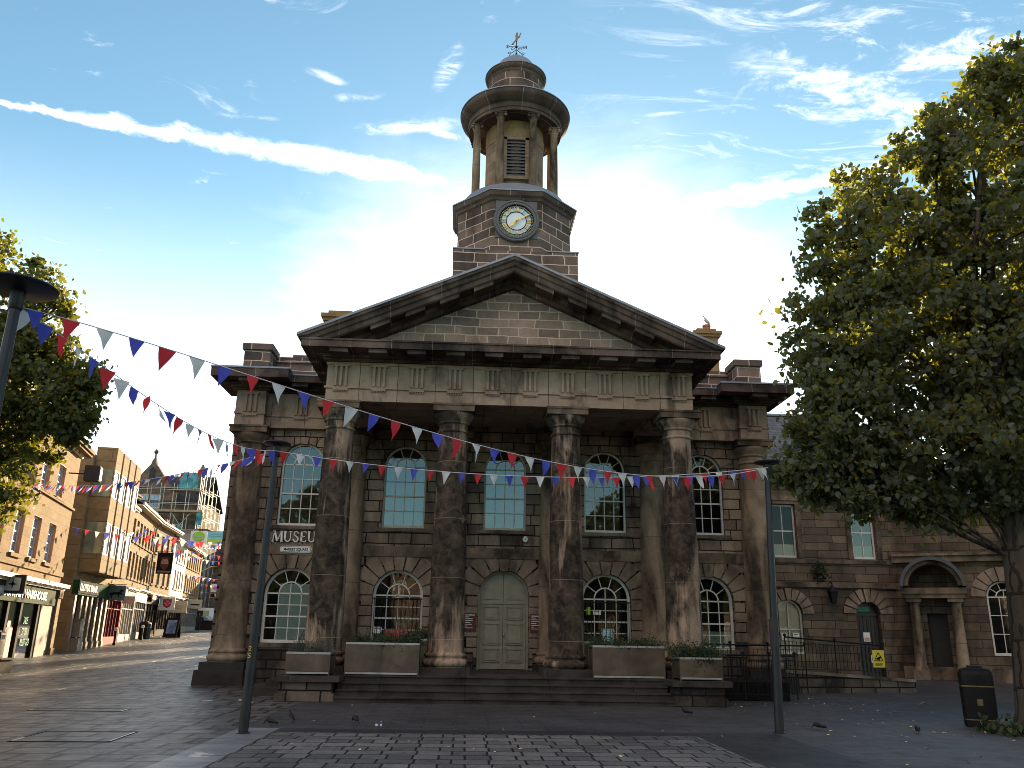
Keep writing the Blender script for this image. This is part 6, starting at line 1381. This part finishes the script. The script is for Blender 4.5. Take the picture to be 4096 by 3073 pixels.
V, F = leaf_cloud(420, lambda rg, n: np.stack([rg.uniform(-.75, .6, n), rg.uniform(-.6, .5, n), np.abs(rg.normal(0, .12, n))], 1), .075, 31)
q = thing('sucker_shoots', 'leafy basal shoots around the lime tree foot', 'plant', (9.65, -7.35, 0)); np_mesh('foliage', V, F, M['leafdark'], q)
# ------------------------------------------------------------------ birds
def bird(name, lab, x, y, z, rz, m='pigeon', s=1.0, pose='stand', group='pigeons on the paving', white=False, cat='pigeon'):
    q = thing(name, lab, cat, (x, y, z), rz, group); dip = {'stand': 0, 'peck': -.55, 'walk': -.12}[pose]
    if pose == 'stand': sp = [(-.11, .02, .004, .022), (-.085, .055, .016, .03), (-.06, .085, .036, .042), (-.03, .115, .052, .056), (.005, .15, .056, .06), (.03, .18, .046, .05)]
    else: sp = [(-.2, .075, .004, .03), (-.13, .088, .016, .036), (-.08, .1, .034, .04), (-.03, .112, .052, .055), (.03, .13, .058, .064), (.075, .15, .05, .06)]
    if pose == 'peck': sp += [(.11, .14, .034, .036), (.135, .115, .026, .026), (.15, .085, .027, .027), (.163, .06, .02, .02), (.17, .045, .006, .006)]
    elif pose == 'stand': sp += [(.042, .212, .032, .034), (.047, .235, .025, .026), (.054, .255, .027, .027), (.066, .268, .025, .024), (.085, .262, .014, .012), (.092, .261, .003, .003)]
    else: sp += [(.1, .185, .034, .037), (.11, .215, .024, .025), (.118, .24, .027, .027), (.135, .255, .025, .024), (.155, .25, .014, .012), (.16, .249, .003, .003)]
    rows = [[(px_*s, wy*s*cos(2*PI*i/12), (pz+wz*sin(2*PI*i/12))*s) for i in range(12)] for px_, pz, wy, wz in sp]
    b = MB(); b.grid(rows, True); b.face(rows[0][::-1]); b.build('body', M[m], q)
    b = MB(); hx, hz = ((.17, .05) if pose == 'peck' else (.088, .262) if pose == 'stand' else (.155, .25)); b.tube([(hx*s, 0, hz*s), ((hx+(.008 if pose == 'peck' else .03))*s, 0, (hz-(.03 if pose == 'peck' else .008))*s)], [.006*s, .002*s], 6); b.build('beak', M['signgrey'], q)
    for k, s_ in enumerate((-1, 1)):
        ox = .02*(1 if (k == 0) == (pose == 'walk') else -1)*(pose == 'walk'); b = MB(); b.tube([(.01*s, s_*.022*s, .085*s), ((.0+ox)*s, s_*.024*s, .045*s), ((.008+ox)*s, s_*.024*s, .004*s), ((.04+ox)*s, s_*.026*s, .003*s)], .004*s, 5); b.build('leg', M['terracotta'], q)
    for s_ in (-1, 1):
        if pose == 'stand':
            b = MB(); b.grid([[(-.115*s, s_*.02*s, .05*s), (-.06*s, s_*.044*s, .12*s), (-.01*s, s_*.057*s, .165*s), (.03*s, s_*.05*s, .19*s)], [(-.1*s, s_*.024*s, .03*s), (-.03*s, s_*.056*s, .085*s), (.02*s, s_*.06*s, .125*s), (.045*s, s_*.05*s, .165*s)]]); b.build('wing', M[m], q); continue
        b = MB(); b.grid([[(-.17*s, s_*.02*s, .105*s), (-.09*s, s_*.046*s, .13*s), (0, s_*.06*s, .165*s), (.06*s, s_*.05*s, .165*s)], [(-.19*s, s_*.024*s, .085*s), (-.09*s, s_*.056*s, .1*s), (0, s_*.067*s, .115*s), (.065*s, s_*.058*s, .125*s)]]); b.build('wing', M['signwhite' if white and s_ < 0 else m], q)
    return q
bird('pigeon', 'dark pigeon half hidden behind the left lamp post foot', -4.62, -7.3, 0, PI*.95, pose='peck', s=.72)
bird('pigeon', 'dark upright pigeon left of the wide left planter, on the smooth paving', -4.4, -6.5, 0, 2.7, pose='stand', s=.72)
bird('pigeon', 'dark pigeon with head bowed below the wide left planter', -3.17, -6.64, 0, 2.2, pose='peck', s=.7)
bird('pigeon', 'dark pigeon walking with tail raised below the right stone cheek block', 3.82, -4.2, 0, PI, pose='walk', s=.78)
bird('pigeon', 'dark pigeon with a white wing patch right of the right lamp post', 5.68, -6.96, 0, 2.9, pose='peck', s=.74, white=True)
bird('pigeon', 'round dark pigeon pecking near the litter bin', 7.4, -7.38, 0, 1.3, pose='peck', s=.7)
bird('gull', 'grey and white gull perched on the chimney pot of the wing', 11.1, 16.6, 17.42, PI, 'gullgrey', 1.9, 'stand', None, cat='gull')
# ------------------------------------------------------------------ small things on the ground
rg = np.random.default_rng(4); n = 260
Px = np.concatenate([rg.uniform(5, 12.5, 150), rg.normal(9.8, 1.0, 50), rg.uniform(5.6, 9, 40), rg.uniform(-4, 4, 20)]); Py = np.concatenate([rg.uniform(-11.5, 1.5, 150), rg.normal(-7.4, .7, 50), rg.normal(-.7, .25, 40), rg.uniform(-11, -2.2, 20)])
V = []; F = []
for i in range(n):
    a = rg.uniform(0, 6.28); s_ = rg.uniform(.022, .045)*(1.5 if rg.random() < .1 else 1); z = g(Py[i])+.007; k = len(V)
    for u, v, w_ in ((-1, 0, 0), (0, -.6, .25), (1, 0, .1), (0, .6, .35)): V.append((Px[i]+(u*cos(a)-v*sin(a))*s_, Py[i]+(u*sin(a)+v*cos(a))*s_, z+w_*s_))
    F.append((k, k+1, k+2, k+3))
tag(raw_mesh('fallen_leaves', V, F, plain('dry leaf', (.62, .55, .33), .7, 0, .5, 9)), 'pale dry leaves scattered over the paving below the lime tree', 'leaves', kind='stuff')
for lab, x0, x1, y0, y1, sd in (('long dark service cover in the paving nearer the street', -10.0, -8.2, -5.0, -4.45, 1), ('large square service cover in the left foreground paving', -7.9, -6.5, -9.9, -8.6, 2)):
    q = thing('service_cover', lab, 'manhole cover', ((x0+x1)/2, (y0+y1)/2, 0), .05, 'service covers set in the paving'); W, Dp = (x1-x0)/2, (y1-y0)/2
    b = MB(); b.box(-W, W, -Dp, Dp, .001, .009); b.build('cover_plate', M['pave'], q); b = MB(); b.box(-W-.03, -W, -Dp, Dp, .001, .012); b.box(W, W+.03, -Dp, Dp, .001, .012); b.box(-W-.03, W+.03, -Dp-.03, -Dp, .001, .012); b.box(-W-.03, W+.03, Dp, Dp+.03, .001, .012); b.build('cover_frame', M['signblack'], q)
    b = MB()
    for sx in (-1, 1): b.xy([(sx*W*.98, -Dp*.9), (sx*(W+.02), -Dp*.9), (sx*(W+.02), Dp*(.9 if sx > 0 else -.3)), (sx*W*.98, Dp*(.9 if sx > 0 else -.3))][::sx], .0121, .0135)
    b.build('mortar_edge', M['white'], q)
q = thing('paint_mark', 'white scrawled paint mark on the pale paving band', 'paint mark', (-4.72, -11.15, .006)); b = MB()
for k in range(7):
    o_ = .09*sin(k*1.9); b.xy([(-.1+o_*.5, -.2+k*.065), (.07+o_, -.205+k*.065), (.09+o_, -.18+k*.065), (.0+o_*.6, -.172+k*.065), (-.09+o_*.5, -.178+k*.065)], .0, .002)
b.build('white_strokes', M['signwhite'], q)
q = thing('litter_packet', 'small white packet lying on the paving before the steps', 'litter', (-2.68, -7.1, .002), .1); b = MB(); b.box(-.06, .06, -.03, .03, 0, .03); b.build('packet', M['signwhite'], q); b = MB(); b.box(-.02, .03, -.031, .031, .0, .031); b.build('blue_band', M['blue'], q)
rr = random.Random(3)
for i, (x, y) in enumerate(((-7.3, -2.0), (-6.6, -1.6), (-6.2, -2.3))):
    q = thing('paper_scrap', ('torn white paper scrap on the paving left of the lamp post, nearest of three', 'torn white paper scrap on the paving left of the lamp post, middle of three', 'torn white paper scrap on the paving nearest the left steps')[i], 'litter', (x, y, .004), rr.uniform(0, 3)); b = MB(); b.xy([(-.14, -.04), (.02, -.06), (.16, -.01), (.1, .05), (-.08, .04)], 0, .006); b.build('scrap', M['white'], q)
